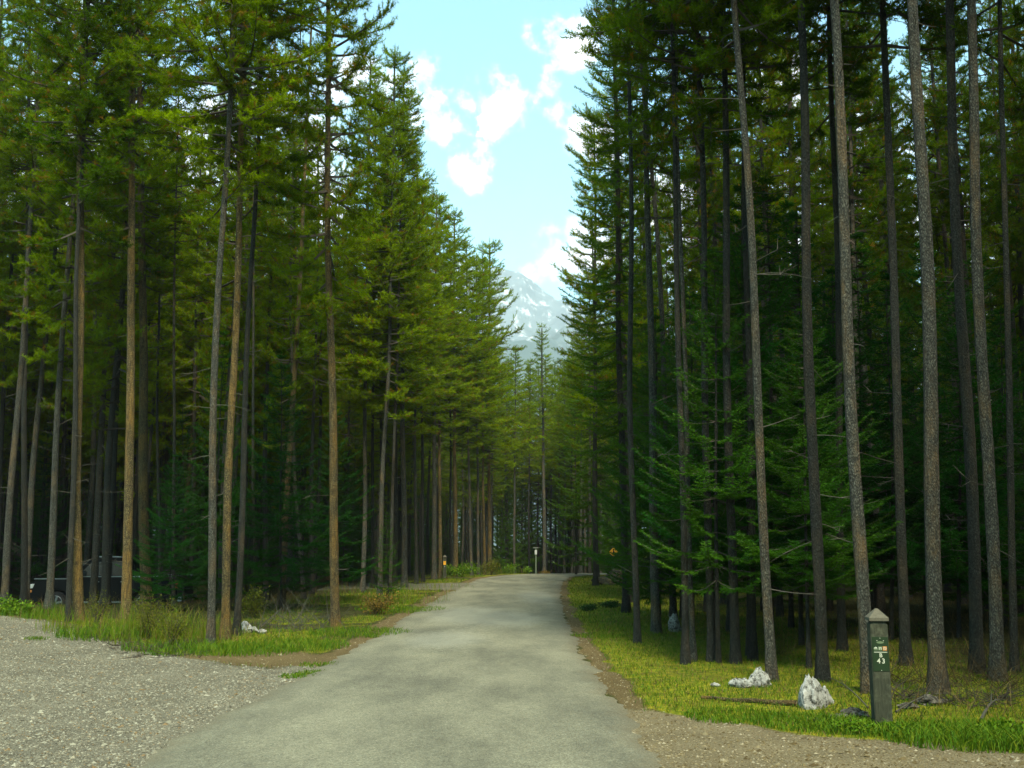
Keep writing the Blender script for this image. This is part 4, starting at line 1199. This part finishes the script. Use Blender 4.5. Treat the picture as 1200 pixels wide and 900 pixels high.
def prism_obj(name, outline, y0, y1, mat, parent, bevel=0.0, seg=1, **kw):
    v, n = prism(outline, y0, y1)
    me = bpy.data.meshes.new(name)
    me.from_pydata(v, [], [tuple(range(n)), tuple(range(2 * n - 1, n - 1, -1))] + [(i, i + n, (i + 1) % n + n, (i + 1) % n) for i in range(n)])
    import bmesh
    bm = bmesh.new(); bm.from_mesh(me); bmesh.ops.recalc_face_normals(bm, faces=bm.faces[:])
    if bevel:
        bmesh.ops.bevel(bm, geom=[e for e in bm.edges if e.calc_face_angle(0) > 0.5], offset=bevel, segments=seg, affect='EDGES', clamp_overlap=True)
    bm.to_mesh(me); bm.free(); me.materials.append(mat)
    return add_obj(name, me, parent, **kw)


def rect(x0, x1, z0, z1): return [(x0, z0), (x1, z0), (x1, z1), (x0, z1)]


def text_obj(body, size, mat, parent, loc, bold=0.0):
    cu = bpy.data.curves.new('lettering', 'FONT'); cu.body = body; cu.size = size; cu.align_x = 'CENTER'; cu.align_y = 'CENTER'
    cu.extrude = 0.0006; cu.offset = bold; cu.resolution_u = 3
    tmp = bpy.data.objects.new('tmp', cu); COL.objects.link(tmp)
    dg = bpy.context.evaluated_depsgraph_get(); dg.update()
    me = bpy.data.meshes.new_from_object(tmp.evaluated_get(dg)); bpy.data.objects.remove(tmp)
    me.materials.clear(); me.materials.append(mat)
    return add_obj('lettering', me, parent, loc=loc, rot=(math.pi / 2, 0, 0))


def bollard(p, rz, s, label, main):
    r = empty('campsite_post', p, rz); hw = 0.082
    prism_obj('post', rect(-hw, hw, -.15, .98), -hw, hw, M_POST, r, 0.008, 2)
    prism_obj('neck', rect(-hw + .014, hw - .014, .98, 1.005), -hw + .014, hw - .014, M_POST, r)
    cap = Geo(); w = hw + .010
    cap.add([(-w, -w, 1.005), (w, -w, 1.005), (w, w, 1.005), (-w, w, 1.005), (-w, -w, 1.035), (w, -w, 1.035), (w, w, 1.035), (-w, w, 1.035), (-.012, -.012, 1.118), (.012, -.012, 1.118), (.012, .012, 1.118), (-.012, .012, 1.118)],
            [(0, 3, 2, 1), (0, 1, 5, 4), (1, 2, 6, 5), (2, 3, 7, 6), (3, 0, 4, 7), (4, 5, 9, 8), (5, 6, 10, 9), (6, 7, 11, 10), (7, 4, 8, 11), (8, 9, 10, 11)])
    add_obj('cap', cap.mesh('cap', [M_CAP]), r)
    f = -hw - .004
    if main:
        pl = prism_obj('plate', rect(-.076, .076, .53, .855), f, -hw, M_PLATE, r, 0.0015)
        for x, z in ((0, .815), (0, .512)):
            g = Geo(); g.box(x - .003, x + .003, f - .003, f, z - .003, z + .003); add_obj('rivet', g.mesh('rivet', [M_WHITE]), pl)
        # faint crest: beaver-like low arc between two dots
        arc = [(-.036, .775), (-.028, .768), (-.012, .764), (.012, .764), (.028, .768), (.036, .775), (.022, .783), (0, .787), (-.022, .783)]
        prism_obj('emblem', arc, f - .002, f - .0005, M_DIMW, pl)
        for x in (-.033, .028): prism_obj('emblem_dot', rect(x, x + .007, .788, .795), f - .002, f - .0005, M_WHITE, pl)
        tr = [(-.062, .722), (-.056, .728), (-.050, .727), (-.046, .735), (-.041, .728), (-.034, .731), (-.030, .723), (-.030, .717), (-.062, .717)]
        prism_obj('vehicle_symbol', tr, f - .002, f - .0005, M_WHITE, pl)
        prism_obj('vehicle_symbol_panel', rect(-.062, -.026, .700, .713), f - .002, f - .0005, M_DIMW, pl)
        fr = prism_obj('table_symbol', rect(-.020, .016, .700, .737), f - .0015, f - .0005, M_DIMW, pl)
        prism_obj('table_top', rect(-.014, .010, .722, .728), f - .003, f - .0018, M_WHITE, fr)
        for x in (-.013, .004): prism_obj('table_leg', rect(x, x + .005, .706, .722), f - .003, f - .0018, M_WHITE, fr)
        oc = prism_obj('orange_symbol', rect(.022, .060, .698, .738), f - .002, f - .0005, M_ORANGE, pl)
        v, q = tube([Vector((.041 + .013 * math.cos(a), f - .003, .718 + .013 * math.sin(a))) for a in np.linspace(0, 6.283, 19)], np.full(19, .0022), 4)
        g = Geo(); g.add(v, q); add_obj('ring', g.mesh('ring', [M_WHITE]), oc)
        v, q = tube([Vector((.032, f - .003, .727)), Vector((.050, f - .003, .709))], [.0022, .0022], 4)
        g = Geo(); g.add(v, q); add_obj('slash', g.mesh('slash', [M_WHITE]), oc)
        prism_obj('white_line', rect(-.062, .062, .680, .686), f - .002, f - .0005, M_WHITE, pl)
        text_obj('B', .052, M_WHITE, pl, (0, f - .002, .652), .0010)
        text_obj('4', .066, M_WHITE, pl, (-.022, f - .002, .598), .0010); text_obj('3', .066, M_WHITE, pl, (.022, f - .002, .598), .0010)
        for ch in pl.children: ch.location.z += .027
    else:
        prism_obj('plate', rect(-.060, .060, .50, .62), f, -hw, M_PLATE, r, .0015)
        prism_obj('ochre_plate', rect(-.062, .062, .635, .82), f, -hw, M_YEL, r, .0015)
        prism_obj('white_mark', [(-.012, .535), (.030, .535), (.020, .556), (.010, .556), (.008, .60), (-.002, .60), (0, .556), (-.008, .556)], f - .003, f - .0005, M_WHITE, r)
    r.scale = (s, s, s)
    return tag(r, label, 'post')


p = G(1034, 850)
bollard((p.x, p.y, float(ground_h(p.x, p.y)) - .01), math.radians(-6), 1.0, 'grey green campsite post with B 43 plate and pale pyramid cap, right verge', True)
p = G(521, 677)
bollard((p.x, p.y, float(ground_h(p.x, p.y))), 0.02, 1.0, 'dark campsite post with an ochre plate at the far driveway on the left', False)

# white-topped T signpost in the far gap
D = 70.0; q0 = P(628, 668, D); r = empty('signpost', (q0.x, D, float(base_z(D))))
v, q = tube([Vector((0, 0, -.2)), Vector((0, 0, 1.7))], [.045, .04], 8); g = Geo(); g.add(v, q); add_obj('pole', g.mesh('pole', [M_WOODP], True), r)
prism_obj('crossbar', rect(-.18, .18, 1.70, 1.765), -.05, .05, plain('pale_bar', (.10, .12, .09), .8), r, .006)
prism_obj('white_board', rect(-.075, .075, 1.28, 1.58), -.075, -.05, plain('white_board_paint', (.30, .33, .30), .7, var=.15), r, .005)
tag(r, 'thin T shaped post with a small white board past the road crest', 'signpost')

# amber diamond warning sign by the boulders
D = 46.0; q0 = P(719, 647, D); r = empty('warning_sign', (q0.x, D, float(ground_h(q0.x, D))))
h_ = q0.z - r.location.z
prism_obj('post', rect(-.04, .04, -.2, h_ - .1), .02, .07, M_WOODP, r, .005)
a_ = .20
sg = prism_obj('diamond_panel', [(0, h_ - a_), (a_ * .93, h_ - .03), (a_ * .93, h_ + .03), (0, h_ + a_), (-a_ * .93, h_ + .03), (-a_ * .93, h_ - .03)], 0, .015, M_YEL, r, .004)
prism_obj('walking_figure_head', [(math.cos(t) * .028, h_ + .085 + math.sin(t) * .028) for t in np.linspace(0, 6.28, 9)[:-1]], -.006, -.001, M_BLACK, sg)
prism_obj('walking_figure_body', [(-.02, h_ + .05), (.028, h_ + .05), (.05, h_ - .02), (.028, h_ - .02), (.03, h_ - .05), (.062, h_ - .12), (.035, h_ - .12), (0, h_ - .055), (-.038, h_ - .12), (-.064, h_ - .12), (-.025, h_ - .03), (-.05, h_ - .02)], -.006, -.001, M_BLACK, sg)
tag(r, 'amber diamond sign with a black figure standing behind the dark boulders', 'sign')


def rock_mesh(name, size, seed, mat, sub=4, rough=.35, peak=0.0, strata=0.0):
    import bmesh
    bm = bmesh.new(); bmesh.ops.create_icosphere(bm, subdivisions=sub, radius=1)
    from mathutils import noise as mn
    off = Vector((seed * 3.1, seed * 1.7, seed * .9))
    for v in bm.verts:
        n = mn.noise(v.co * 1.1 + off) * rough * 1.2 + mn.noise(v.co * 2.7 + off) * rough * .7 + abs(mn.noise(v.co * 6 + off)) * rough * .45 + mn.noise(v.co * 14 + off) * rough * .15
        v.co *= 1 + n
        # chop into facets
        for k in range(6):
            nd = Vector((math.sin(k * 2.3 + seed), math.cos(k * 1.9 + seed * 2), .45 * math.sin(k + seed))).normalized()
            d = v.co.dot(nd) - .72
            if d > 0: v.co -= nd * d * .85
        if peak: 
            t = max(0, v.co.z + .3); f = 1 - peak * min(1, t * .75); v.co.x *= f; v.co.y *= f
            v.co.z = v.co.z * (1 + .25 * peak) + .12 * mn.noise(v.co * 5 + off) * (t > .1)
        v.co = Vector((v.co.x * size[0], v.co.y * size[1], v.co.z * size[2]))
        v.co.z += strata * math.sin(v.co.z * 40)
    me = bpy.data.meshes.new(name); bm.to_mesh(me); bm.free(); me.materials.append(mat)
    return me


def rock_mat(name, c0, c1, c2, thr, sc):
    m, nt, b = new_mat(name); v = objcoord(nt)
    n1 = noise(nt, v, sc, 6, .72); n2 = noise(nt, v, sc * .28, 5, .65)
    geo = nt.nodes.new('ShaderNodeNewGeometry')
    cr = mth(nt, 'MULTIPLY_ADD', geo.outputs['Pointiness'], 6.0, -2.6, clamp=True)
    f = mth(nt, 'MULTIPLY_ADD', n1, 7.0, -thr, clamp=True)
    c = mixrgb(nt, f, c0, mixrgb(nt, mth(nt, 'MULTIPLY_ADD', n2, 3, -1, clamp=True), c1, c2))
    c = mixrgb(nt, mth(nt, 'MULTIPLY_ADD', cr, .6, .4), c0, c)
    nt.links.new(c, b.inputs['Base Color']); b.inputs['Roughness'].default_value = .9
    bump(nt, b, n1, .8, .02)
    return m


M_WROCK = rock_mat('white_limestone', (.025, .025, .018), (.44, .45, .41), (.28, .28, .25), 2.75, 17)
M_DROCK = rock_mat('dark_mossy_rock', (.018, .018, .014), (.06, .07, .035), (.12, .08, .02), 3.0, 7)
M_SOIL = rock_mat('dark_soil', (.02, .018, .012), (.10, .09, .07), (.16, .15, .12), 3.0, 30)


def rock(u, v_, w, hgt, seed, mat, label, cat='rock', name='rock', peak=0, rough=.35, dep=.8, rz=0, sink=.25, D=None, group=None):
    p = G(u, v_)
    if D: p = P(u, v_, D)
    W = w / F * p.y / 2; H = hgt / F * p.y
    o = add_obj(name, rock_mesh(name, (W / .88, W * dep / .88, H * .62), seed, mat, peak=peak, rough=rough), loc=(p.x, p.y, float(ground_h(p.x, p.y)) + H * (.42 - sink * .3)), rot=(0, 0, rz))
    return tag(o, label, cat, group)


rock(951, 829, 34, 35, 3, M_WROCK, 'upright pointed white rock at the right end of the thin log', peak=.62, rough=.38, sink=.4)
rock(966, 826, 17, 17, 8, M_WROCK, 'small white chunk leaning on the right side of the pointed white rock', peak=.3, sink=.3)
rock(889, 803, 26, 20, 5, M_WROCK, 'flat white rock with a raised end by the leaning grey pine\'s foot', peak=.45, rough=.4, rz=.3)
rock(869, 804, 22, 10, 6, M_WROCK, 'low white rock joined to the left of the raised flat one', peak=.2, rough=.4)
rock(838, 802, 11, 4, 7, M_WROCK, 'tiny white stone furthest left of the flat white rocks', sink=.2)
rock(790, 739, 13, 19, 9, M_WROCK, 'small white rock between dark trunks further back on the right', peak=.25, rough=.4)
for i, (u, v_, w, h_, lab) in enumerate(((285, 741, 14, 10, 'pale broken stone right of the orange scarred pine, tallest of a scatter'), (297, 741, 12, 7, 'pale flat stone in the middle of the scatter behind the left grass'),
                                       (306, 743, 9, 6, 'small pale stone at the right end of the scatter behind the left grass'), (278, 739, 9, 8, 'small pale stone half hidden by the dark pine near the gravel'))):
    rock(u, v_, w, h_, 20 + i, M_WROCK, lab, rough=.45, group='pale stones behind the left grass')
rock(712, 677, 34, 11, 12, M_DROCK, 'lower dark mossy boulder at the right of the road crest', 'boulder', 'boulder', rough=.3, D=43)
rock(722, 670, 30, 15, 13, M_DROCK, 'upper dark boulder resting behind the lower mossy one', 'boulder', 'boulder', rough=.3, D=44.5)
rock(737, 676, 20, 10, 14, M_DROCK, 'dark boulder at the spruce side of the mossy boulders', 'boulder', 'boulder', rough=.3, D=44)
for i, (u, v_, w, h_, lab) in enumerate(((985, 842, 22, 6, 'low clod of grey soil left of the B 43 post'), (1004, 840, 26, 9, 'biggest clod of grey soil touching the B 43 post'), (960, 845, 16, 4, 'flat pale clod of soil below the pointed white rock'),
                                       (1090, 829, 34, 10, 'dark earth hump at the foot of the thickest pale pine'), (1066, 832, 22, 6, 'dark earth hump between the B 43 post and the thickest pine'))):
    rock(u, v_, w, h_, 30 + i, M_SOIL, lab, 'soil', 'soil_clod', rough=.5, dep=.6, sink=.5, group='clods of soil by the post')

# thin fallen log
a, b_ = G(822, 819), G(934, 828)
a.z = float(ground_h(a.x, a.y)) + .03; b_.z = float(ground_h(b_.x, b_.y)) + .035
pth = [a.lerp(b_, t) + Vector((0, .012 * math.sin(t * 9), .006 * math.sin(t * 14))) for t in np.linspace(0, 1, 16)]
r = empty('log', tuple(a)); g = Geo(); v, q = tube([p - a for p in pth], np.linspace(.017, .030, 16) * (1 + RS(3).normal(size=16) * .05), 10)
g.add(v, q); add_obj('stem', g.mesh('stem', [M_BARK_OCHRE], True), r)
g = Geo(); e = b_ - a; dr = e.normalized(); n_ = 10
sd = dr.cross(Vector((0, 0, 1))).normalized(); up = sd.cross(dr)
g.add([tuple(e + dr * .002)] + [tuple(e + dr * .001 + (sd * math.cos(k * .6283) + up * math.sin(k * .6283)) * .029) for k in range(n_)], t=[(0, k + 1, (k + 1) % n_ + 1) for k in range(n_)])
add_obj('cut_end', g.mesh('cut_end', [plain('cut_wood', (.30, .25, .15), .8)]), r)
tag(r, 'thin peeled log lying in the grass left of the pointed white rock', 'log')

# brushwood and fallen branches
def brush(name, label, spots, n, ln, rad, seed, mat, h0=.35):
    rs = RS(seed); g = Geo()
    for i in range(n):
        u, v_ = spots[rs.randint(len(spots))]
        p = G(u + rs.normal() * 14, v_ + rs.normal() * 3); p.z = float(ground_h(p.x, p.y))
        a = rs.uniform(0, 6.28); el = rs.uniform(.0, 1.1) * h0 * 2; L_ = ln * rs.uniform(.4, 1.2)
        d = np.array([math.cos(a), math.sin(a), el]); d /= np.linalg.norm(d)
        s = np.linspace(0, 1, 6)[:, None]
        pts = np.array(p) + d * L_ * s + rs.normal(size=3) * .18 * L_ * s ** 2
        pts[:, 2] = np.maximum(pts[:, 2], p.z + .01)
        v, q = tube(pts, np.linspace(rad * rs.uniform(.6, 1.4), rad * .3, 6), 4); g.add(v, q)
        for k in range(rs.randint(2, 6)):
            b0 = pts[rs.randint(1, 5)]; dd = unit(d + rs.normal(size=3) * .7) * L_ * rs.uniform(.2, .45)
            v, q = tube([b0, b0 + dd * .5 + rs.normal(size=3) * .02, b0 + dd], [rad * .45, rad * .3, rad * .15], 3); g.add(v, q)
    return tag(add_obj(name, g.mesh(name, [mat])), label, kind='stuff')


M_GREYTWIG = plain('grey_brush', (.045, .043, .032), .9, var=.4)
M_DARKTWIG = plain('dark_brush', (.035, .028, .018), .9, var=.4)
brush('brushwood', 'grey dead brush heaped behind the left grass, beside the lone brown pine', [(318, 735), (335, 738), (352, 736), (370, 733), (385, 731), (345, 728), (365, 726)], 90, .75, .006, 41, M_GREYTWIG, .5)
brush('brushwood', 'dark tangled twigs and dry bracken under the thickest pale pine on the right', [(1060, 822), (1085, 824), (1120, 826), (1150, 828), (1180, 826), (1030, 815)], 150, .40, .005, 42, M_DARKTWIG, .35)
brush('brushwood', 'rusty dry stems among the trunks near the right edge', [(1045, 800), (1080, 800), (1120, 805), (1160, 812), (1190, 815), (1140, 800)], 130, .5, .004, 43, M_DRY.copy() if False else M_DRY, .6)
brush('brushwood', 'dark rotting twigs along the rim of the gravel on the left', [(110, 752), (135, 757), (160, 760), (185, 764), (205, 768)], 90, .45, .006, 44, M_DARKTWIG, .15)

def stick(p0, p1, r0, label, bend=.05, group=None):
    a, b_ = p0, p1; g = Geo(); s = np.linspace(0, 1, 9)
    pts = [a.lerp(b_, t) + Vector((0, 0, bend * math.sin(t * 3.14))) - a for t in s]
    v, q = tube(pts, np.linspace(r0, r0 * .3, 9), 6); g.add(v, q)
    o = empty('fallen_branch', tuple(a)); add_obj('stem', g.mesh('stem', [M_TWIG], True), o)
    g = Geo()
    for k, t in enumerate((.35, .55, .75)):
        b0 = a.lerp(b_, t) - a + Vector((0, 0, bend * math.sin(t * 3.14))); dd = (b_ - a) * .18 + Vector((0, .05, .06 * (1 if k % 2 else -.3)))
        v, q = tube([b0, b0 + dd], [r0 * .4, r0 * .15], 4); g.add(v, q)
    add_obj('side_twig', g.mesh('side_twig', [M_TWIG]), o)
    return tag(o, label, 'branch', group)


def GP(u, v_, dz=0):
    p = G(u, v_); p.z = float(ground_h(p.x, p.y)) + dz; return p
stick(GP(1018, 833, .01), GP(972, 806, .12), .009, 'thin pale branch propped between the pointed white rock and the B 43 post')
stick(GP(1150, 845, .01), GP(1172, 834, .10), .018, 'short dark curved branch lying in the grass below the rightmost grey pine')
stick(GP(1050, 838, .02), GP(1110, 822, .06), .010, 'fallen branch across the dark twigs right of the B 43 post')

# ---- leafy shrubs
M_LEAF = tint_mat('broad_leaf', [(0, (.03, .09, .004)), (.5, (.08, .17, .005)), (1, (.16, .22, .01))], .6, .3)
M_LEAFO = tint_mat('rusty_leaf', [(0, (.05, .05, .01)), (.5, (.13, .09, .015)), (1, (.22, .13, .02))], .7, .3)
M_OLIVE = tint_mat('olive_leaf', [(0, (.04, .06, .004)), (.5, (.085, .10, .006)), (1, (.14, .13, .012))], .7, .3)
M_JUN = tint_mat('juniper_leaf', [(0, (.01, .03, .006)), (.6, (.025, .065, .012)), (1, (.05, .10, .015))], .7, .15)


def shrub(u, v_, w, hgt, n, leaf, mat, label, seed, name='shrub', D=None, stems=True, group=None, flat=1.0):
    p = GP(u, v_) if D is None else P(u, v_, D)
    if D: p.z = float(ground_h(p.x, p.y))
    W = w / F * p.y / 2; H = hgt / F * p.y; rs = RS(seed)
    root = empty(name, tuple(p)); gs, gf = Geo(), Geo()
    tips = []
    for i in range(12):
        a = rs.uniform(0, 6.28); rr = W * math.sqrt(rs.uniform(0.05, 1)); hh = H * rs.uniform(.55, 1.0) * (1 - .35 * (rr / W) ** 2)
        s = np.linspace(0, 1, 5)[:, None]
        pts = np.array([rr * math.cos(a), rr * math.sin(a), hh]) * np.concatenate([s ** 1.3, s ** 1.3, s], 1) + rs.normal(size=(5, 3)) * .01 * H
        pts[0] = (0, 0, -.02)
        v, q = tube(pts, np.linspace(.008, .003, 5) * max(1, H), 4); gs.add(v, q); tips.append(pts)
    tips = np.array(tips)
    k = rs.randint(0, 12, n); t = rs.uniform(.2, 1, n) ** .7 * 4; i0 = np.minimum(t.astype(int), 3); fr = (t - i0)[:, None]
    c = tips[k, i0] * (1 - fr) + tips[k, i0 + 1] * fr + rs.normal(size=(n, 3)) * np.array([W * .22, W * .22, H * .10 * flat])
    c[:, 2] = np.abs(c[:, 2])
    d = unit(rs.normal(size=(n, 3)) + [0, 0, .2]); s_ = unit(np.cross(d, rs.normal(size=(n, 3))))
    lf = leaf * rs.uniform(.6, 1.3, n)[:, None]
    v = np.stack([c, c + d * lf * .5 + s_ * lf * .28, c + d * lf, c + d * lf * .5 - s_ * lf * .28], 1).reshape(-1, 3)
    gf.add(v, q=np.arange(n * 4).reshape(-1, 4), att=np.repeat(np.clip(rs.normal(.5, .25, n), 0, 1), 4))
    add_obj('stem', gs.mesh('stem', [M_LIMB]), root); add_obj('foliage', gf.mesh('foliage', [mat]), root)
    return tag(root, label, 'shrub', group)


shrub(537, 675, 34, 20, 1500, .085, M_LEAF, 'bright green bush just right of the far campsite post', 1)
shrub(552, 672, 26, 16, 900, .08, M_LEAF, 'second bright bush at the far driveway, under the orange ochre pine', 2)
shrub(576, 671, 26, 20, 1100, .08, M_OLIVE, 'olive green bush at the foot of the last ochre pine', 3)
shrub(598, 670, 18, 14, 700, .09, M_LEAF, 'yellow green bush on the crest left of the white signpost', 4, D=66)
shrub(618, 669, 12, 10, 500, .08, M_LEAF, 'low green bush at the foot of the white signpost', 5, D=69)
shrub(18, 728, 44, 22, 1500, .06, M_LEAF, 'bright leafy plant at the gravel\'s far edge by the photo\'s left border', 6)
shrub(172, 752, 52, 58, 2400, .03, M_OLIVE, 'tall airy yellow green bush around the pine with the weeds', 7)
shrub(200, 756, 46, 42, 1600, .03, M_OLIVE, 'lower yellowish bush right of the tall airy one', 8)
shrub(112, 742, 30, 46, 800, .03, M_OLIVE, 'thin flowering weeds right of the ochre pine by the pickup', 9)
shrub(300, 725, 40, 40, 1300, .05, M_OLIVE, 'green bush in a light patch behind the pale scattered stones', 10)
shrub(440, 720, 50, 30, 1500, .05, M_LEAFO, 'dull green bush right of the lone brown pine', 11)
shrub(688, 716, 24, 8, 900, .05, M_JUN, 'dark creeping juniper lying on the right verge, lower left of two', 12, flat=.5)
shrub(715, 712, 34, 9, 1200, .05, M_JUN, 'dark creeping juniper reaching toward the spruce trunk on the verge', 13, flat=.5)
shrub(1003, 856, 40, 14, 900, .035, M_LEAF, 'fresh leafy weeds against the left foot of the B 43 post', 14)
shrub(1055, 858, 30, 11, 600, .035, M_LEAF, 'fresh leafy weeds right of the B 43 post', 15)
shrub(1180, 868, 50, 22, 1200, .045, M_LEAF, 'lush leafy weeds at the lower right corner', 16)
shrub(640, 669, 16, 5, 400, .06, M_LEAFO, 'low yellow green bush on the crest right of the white signpost', 17, D=67)

# ---- dark pickup parked among the left trees
def pickup():
    D = 36.0
    x0, x1 = P(30, 700, D).x, P(207, 700, D).x
    gz = float(ground_h((x0 + x1) / 2, D))
    r = empty('pickup_truck', (x0, D, gz))
    paint, nt, b = new_mat('black_green_paint'); b.inputs['Base Color'].default_value = (.004, .005, .005, 1); b.inputs['Roughness'].default_value = .5; b.inputs['Specular IOR Level'].default_value = .08
    chrome = plain('chrome', (.30, .31, .31), .3, 1.0, .03)
    glass, ntg, bg_ = new_mat('tinted_window'); bg_.inputs['Base Color'].default_value = (.02, .028, .03, 1); bg_.inputs['Roughness'].default_value = .06; bg_.inputs['Specular IOR Level'].default_value = .9
    rubber = plain('tyre_rubber', (.018, .018, .018), .9)
    silver = plain('alloy', (.22, .23, .23), .35, .9, .05)
    L_ = x1 - x0; wd = 1.9; wr = .39
    ax = [1.02, L_ - 1.12]

    def arch(cx):
        return [(cx + .47 * math.cos(t), .40 + .47 * math.sin(t)) for t in np.linspace(0.15, math.pi - .15, 10)]
    low = [(0.06, .42)] + list(reversed(arch(ax[0]))) + list(reversed(arch(ax[1]))) + [(L_ - .03, .45), (L_, .60), (L_, 1.22), (L_ - .04, 1.26), (3.72, 1.27), (1.42, 1.27), (.75, 1.22), (.18, 1.12), (.03, .98), (0, .62)]
    prism_obj('body', low, 0, wd, paint, r, .03, 2)
    cab = [(1.45, 1.275), (2.10, 1.86), (2.30, 1.93), (3.35, 1.93), (3.60, 1.86), (3.72, 1.275)]
    cb_ = prism_obj('cab', cab, .12, wd - .12, paint, r, .05, 2)
    for nm, pts in (('side_window', [(1.72, 1.31), (2.16, 1.78), (2.56, 1.80), (2.56, 1.31)]), ('side_window', [(2.64, 1.31), (2.64, 1.80), (3.30, 1.80), (3.46, 1.31)])):
        prism_obj(nm, pts, .095, .115, glass, cb_, .006)
        prism_obj(nm, pts, wd - .115, wd - .095, glass, cb_, .006)
    prism_obj('roof_rail', rect(2.2, 3.5, 1.945, 1.985), .18, .22, chrome, cb_, .008)
    prism_obj('window_trim', rect(1.5, 3.7, 1.278, 1.300), .085, .125, chrome, cb_, .003)
    prism_obj('bed_rail', rect(3.76, L_ - .06, 1.272, 1.315), .02, .08, chrome, r, .006)
    prism_obj('bed_rail', rect(3.76, L_ - .06, 1.272, 1.315), wd - .08, wd - .02, chrome, r, .006)
    prism_obj('hood_trim', rect(.25, 1.40, 1.20, 1.232), -.012, .015, chrome, r, .004)
    prism_obj('windscreen', [(1.44, 1.33), (1.40, 1.35), (2.02, 1.88), (2.06, 1.86)], .25, wd - .25, glass, cb_)
    for y0 in (-.10, wd + .02):
        st = prism_obj('step_bar', rect(1.62, 3.75, .40, .46), y0, y0 + .08, chrome, r, .012)
        prism_obj('step_pad', rect(1.7, 3.65, .30, .335), y0 + .002, y0 + .078, chrome, r, .008)
    for x in (2.45, 3.35):
        prism_obj('door_handle', rect(x - .10, x + .06, 1.10, 1.135), -.035, .0, chrome, r, .008)
    prism_obj('side_mirror', rect(1.72, 1.93, 1.30, 1.48), -.16, -.02, paint, r, .03, 2)
    prism_obj('headlight', [(-.01, .86), (.22, .90), (.28, 1.05), (.02, 1.02)], -.012, .10, plain('lamp_lens', (.6, .6, .55), .2), r, .01)
    prism_obj('turn_lamp', [(.02, .74), (.20, .76), (.20, .84), (.0, .84)], -.010, .05, plain('amber_lens', (.5, .18, .03), .3), r, .006)
    prism_obj('tail_light', rect(L_ - .10, L_ + .01, .85, 1.15), -.010, .06, plain('red_lens', (.3, .01, .01), .3), r, .006)
    prism_obj('front_bumper', rect(-.10, .12, .42, .62), .05, wd - .05, chrome, r, .03, 2)
    prism_obj('rear_bumper', rect(L_ - .02, L_ + .16, .45, .62), .05, wd - .05, chrome, r, .03, 2)
    for x, n_ in ((1.52, 0), (2.60, 1), (3.70, 2)):
        prism_obj('door_seam', rect(x - .006, x + .006, .50, 1.26), -.004, .004, M_BLACK, r)
    for y0, y1 in ((-.01, .23), (wd - .23, wd + .01)):
        for cx in ax:
            w_ = empty('wheel', (0, 0, 0)); w_.parent = r; w_.location = (cx, 0, wr)
            a = np.linspace(0, 6.2832, 29)[:-1]
            prism_obj('tyre', [(wr * math.cos(t), wr * math.sin(t)) for t in a], y0, y1, rubber, w_, .04, 2)
            f_ = y0 - .012 if y0 < 1 else y1 - .008
            prism_obj('rim', [(.25 * math.cos(t), .25 * math.sin(t)) for t in a], f_ , f_ + .02, rubber, w_)
            for k in range(6):
                t = k * math.pi / 3 + .2; dx, dz = math.cos(t), math.sin(t); nx2, nz2 = -dz * .035, dx * .035
                prism_obj('spoke', [(nx2, nz2), (dx * .25 + nx2, dz * .25 + nz2), (dx * .25 - nx2, dz * .25 - nz2), (-nx2, -nz2)], f_ - .012 if y0 < 1 else f_ + .012, f_ + .001 if y0 < 1 else f_ + .03, silver, w_)
            v, q = tube([Vector((.255 * math.cos(t), f_ + (0 if y0 < 1 else .02), .255 * math.sin(t))) for t in np.linspace(0, 6.283, 29)], np.full(29, .016), 5)
            g = Geo(); g.add(v, q); add_obj('rim_ring', g.mesh('rim_ring', [silver], True), w_)
    tag(r, 'dark pickup truck with chrome trim parked side on behind the left pines', 'pickup')


pickup()

# ------------------------------------------------------------------ air
hb = Geo(); hb.box(-8800, 8800, -5500, 8800, -9.0, 1150.0)
mh = bpy.data.materials.new('haze'); mh.use_nodes = True
hn = mh.node_tree; hn.nodes.clear()
pv = hn.nodes.new('ShaderNodeVolumePrincipled'); pv.inputs['Density'].default_value = 0.00018
pv.inputs['Color'].default_value = (0.86, 0.95, 1.0, 1); pv.inputs['Anisotropy'].default_value = 0.0
ho = hn.nodes.new('ShaderNodeOutputMaterial'); hn.links.new(pv.outputs[0], ho.inputs['Volume'])
tag(add_obj('haze', hb.mesh('haze', [mh])), 'thin bright air over the valley', kind='stuff')
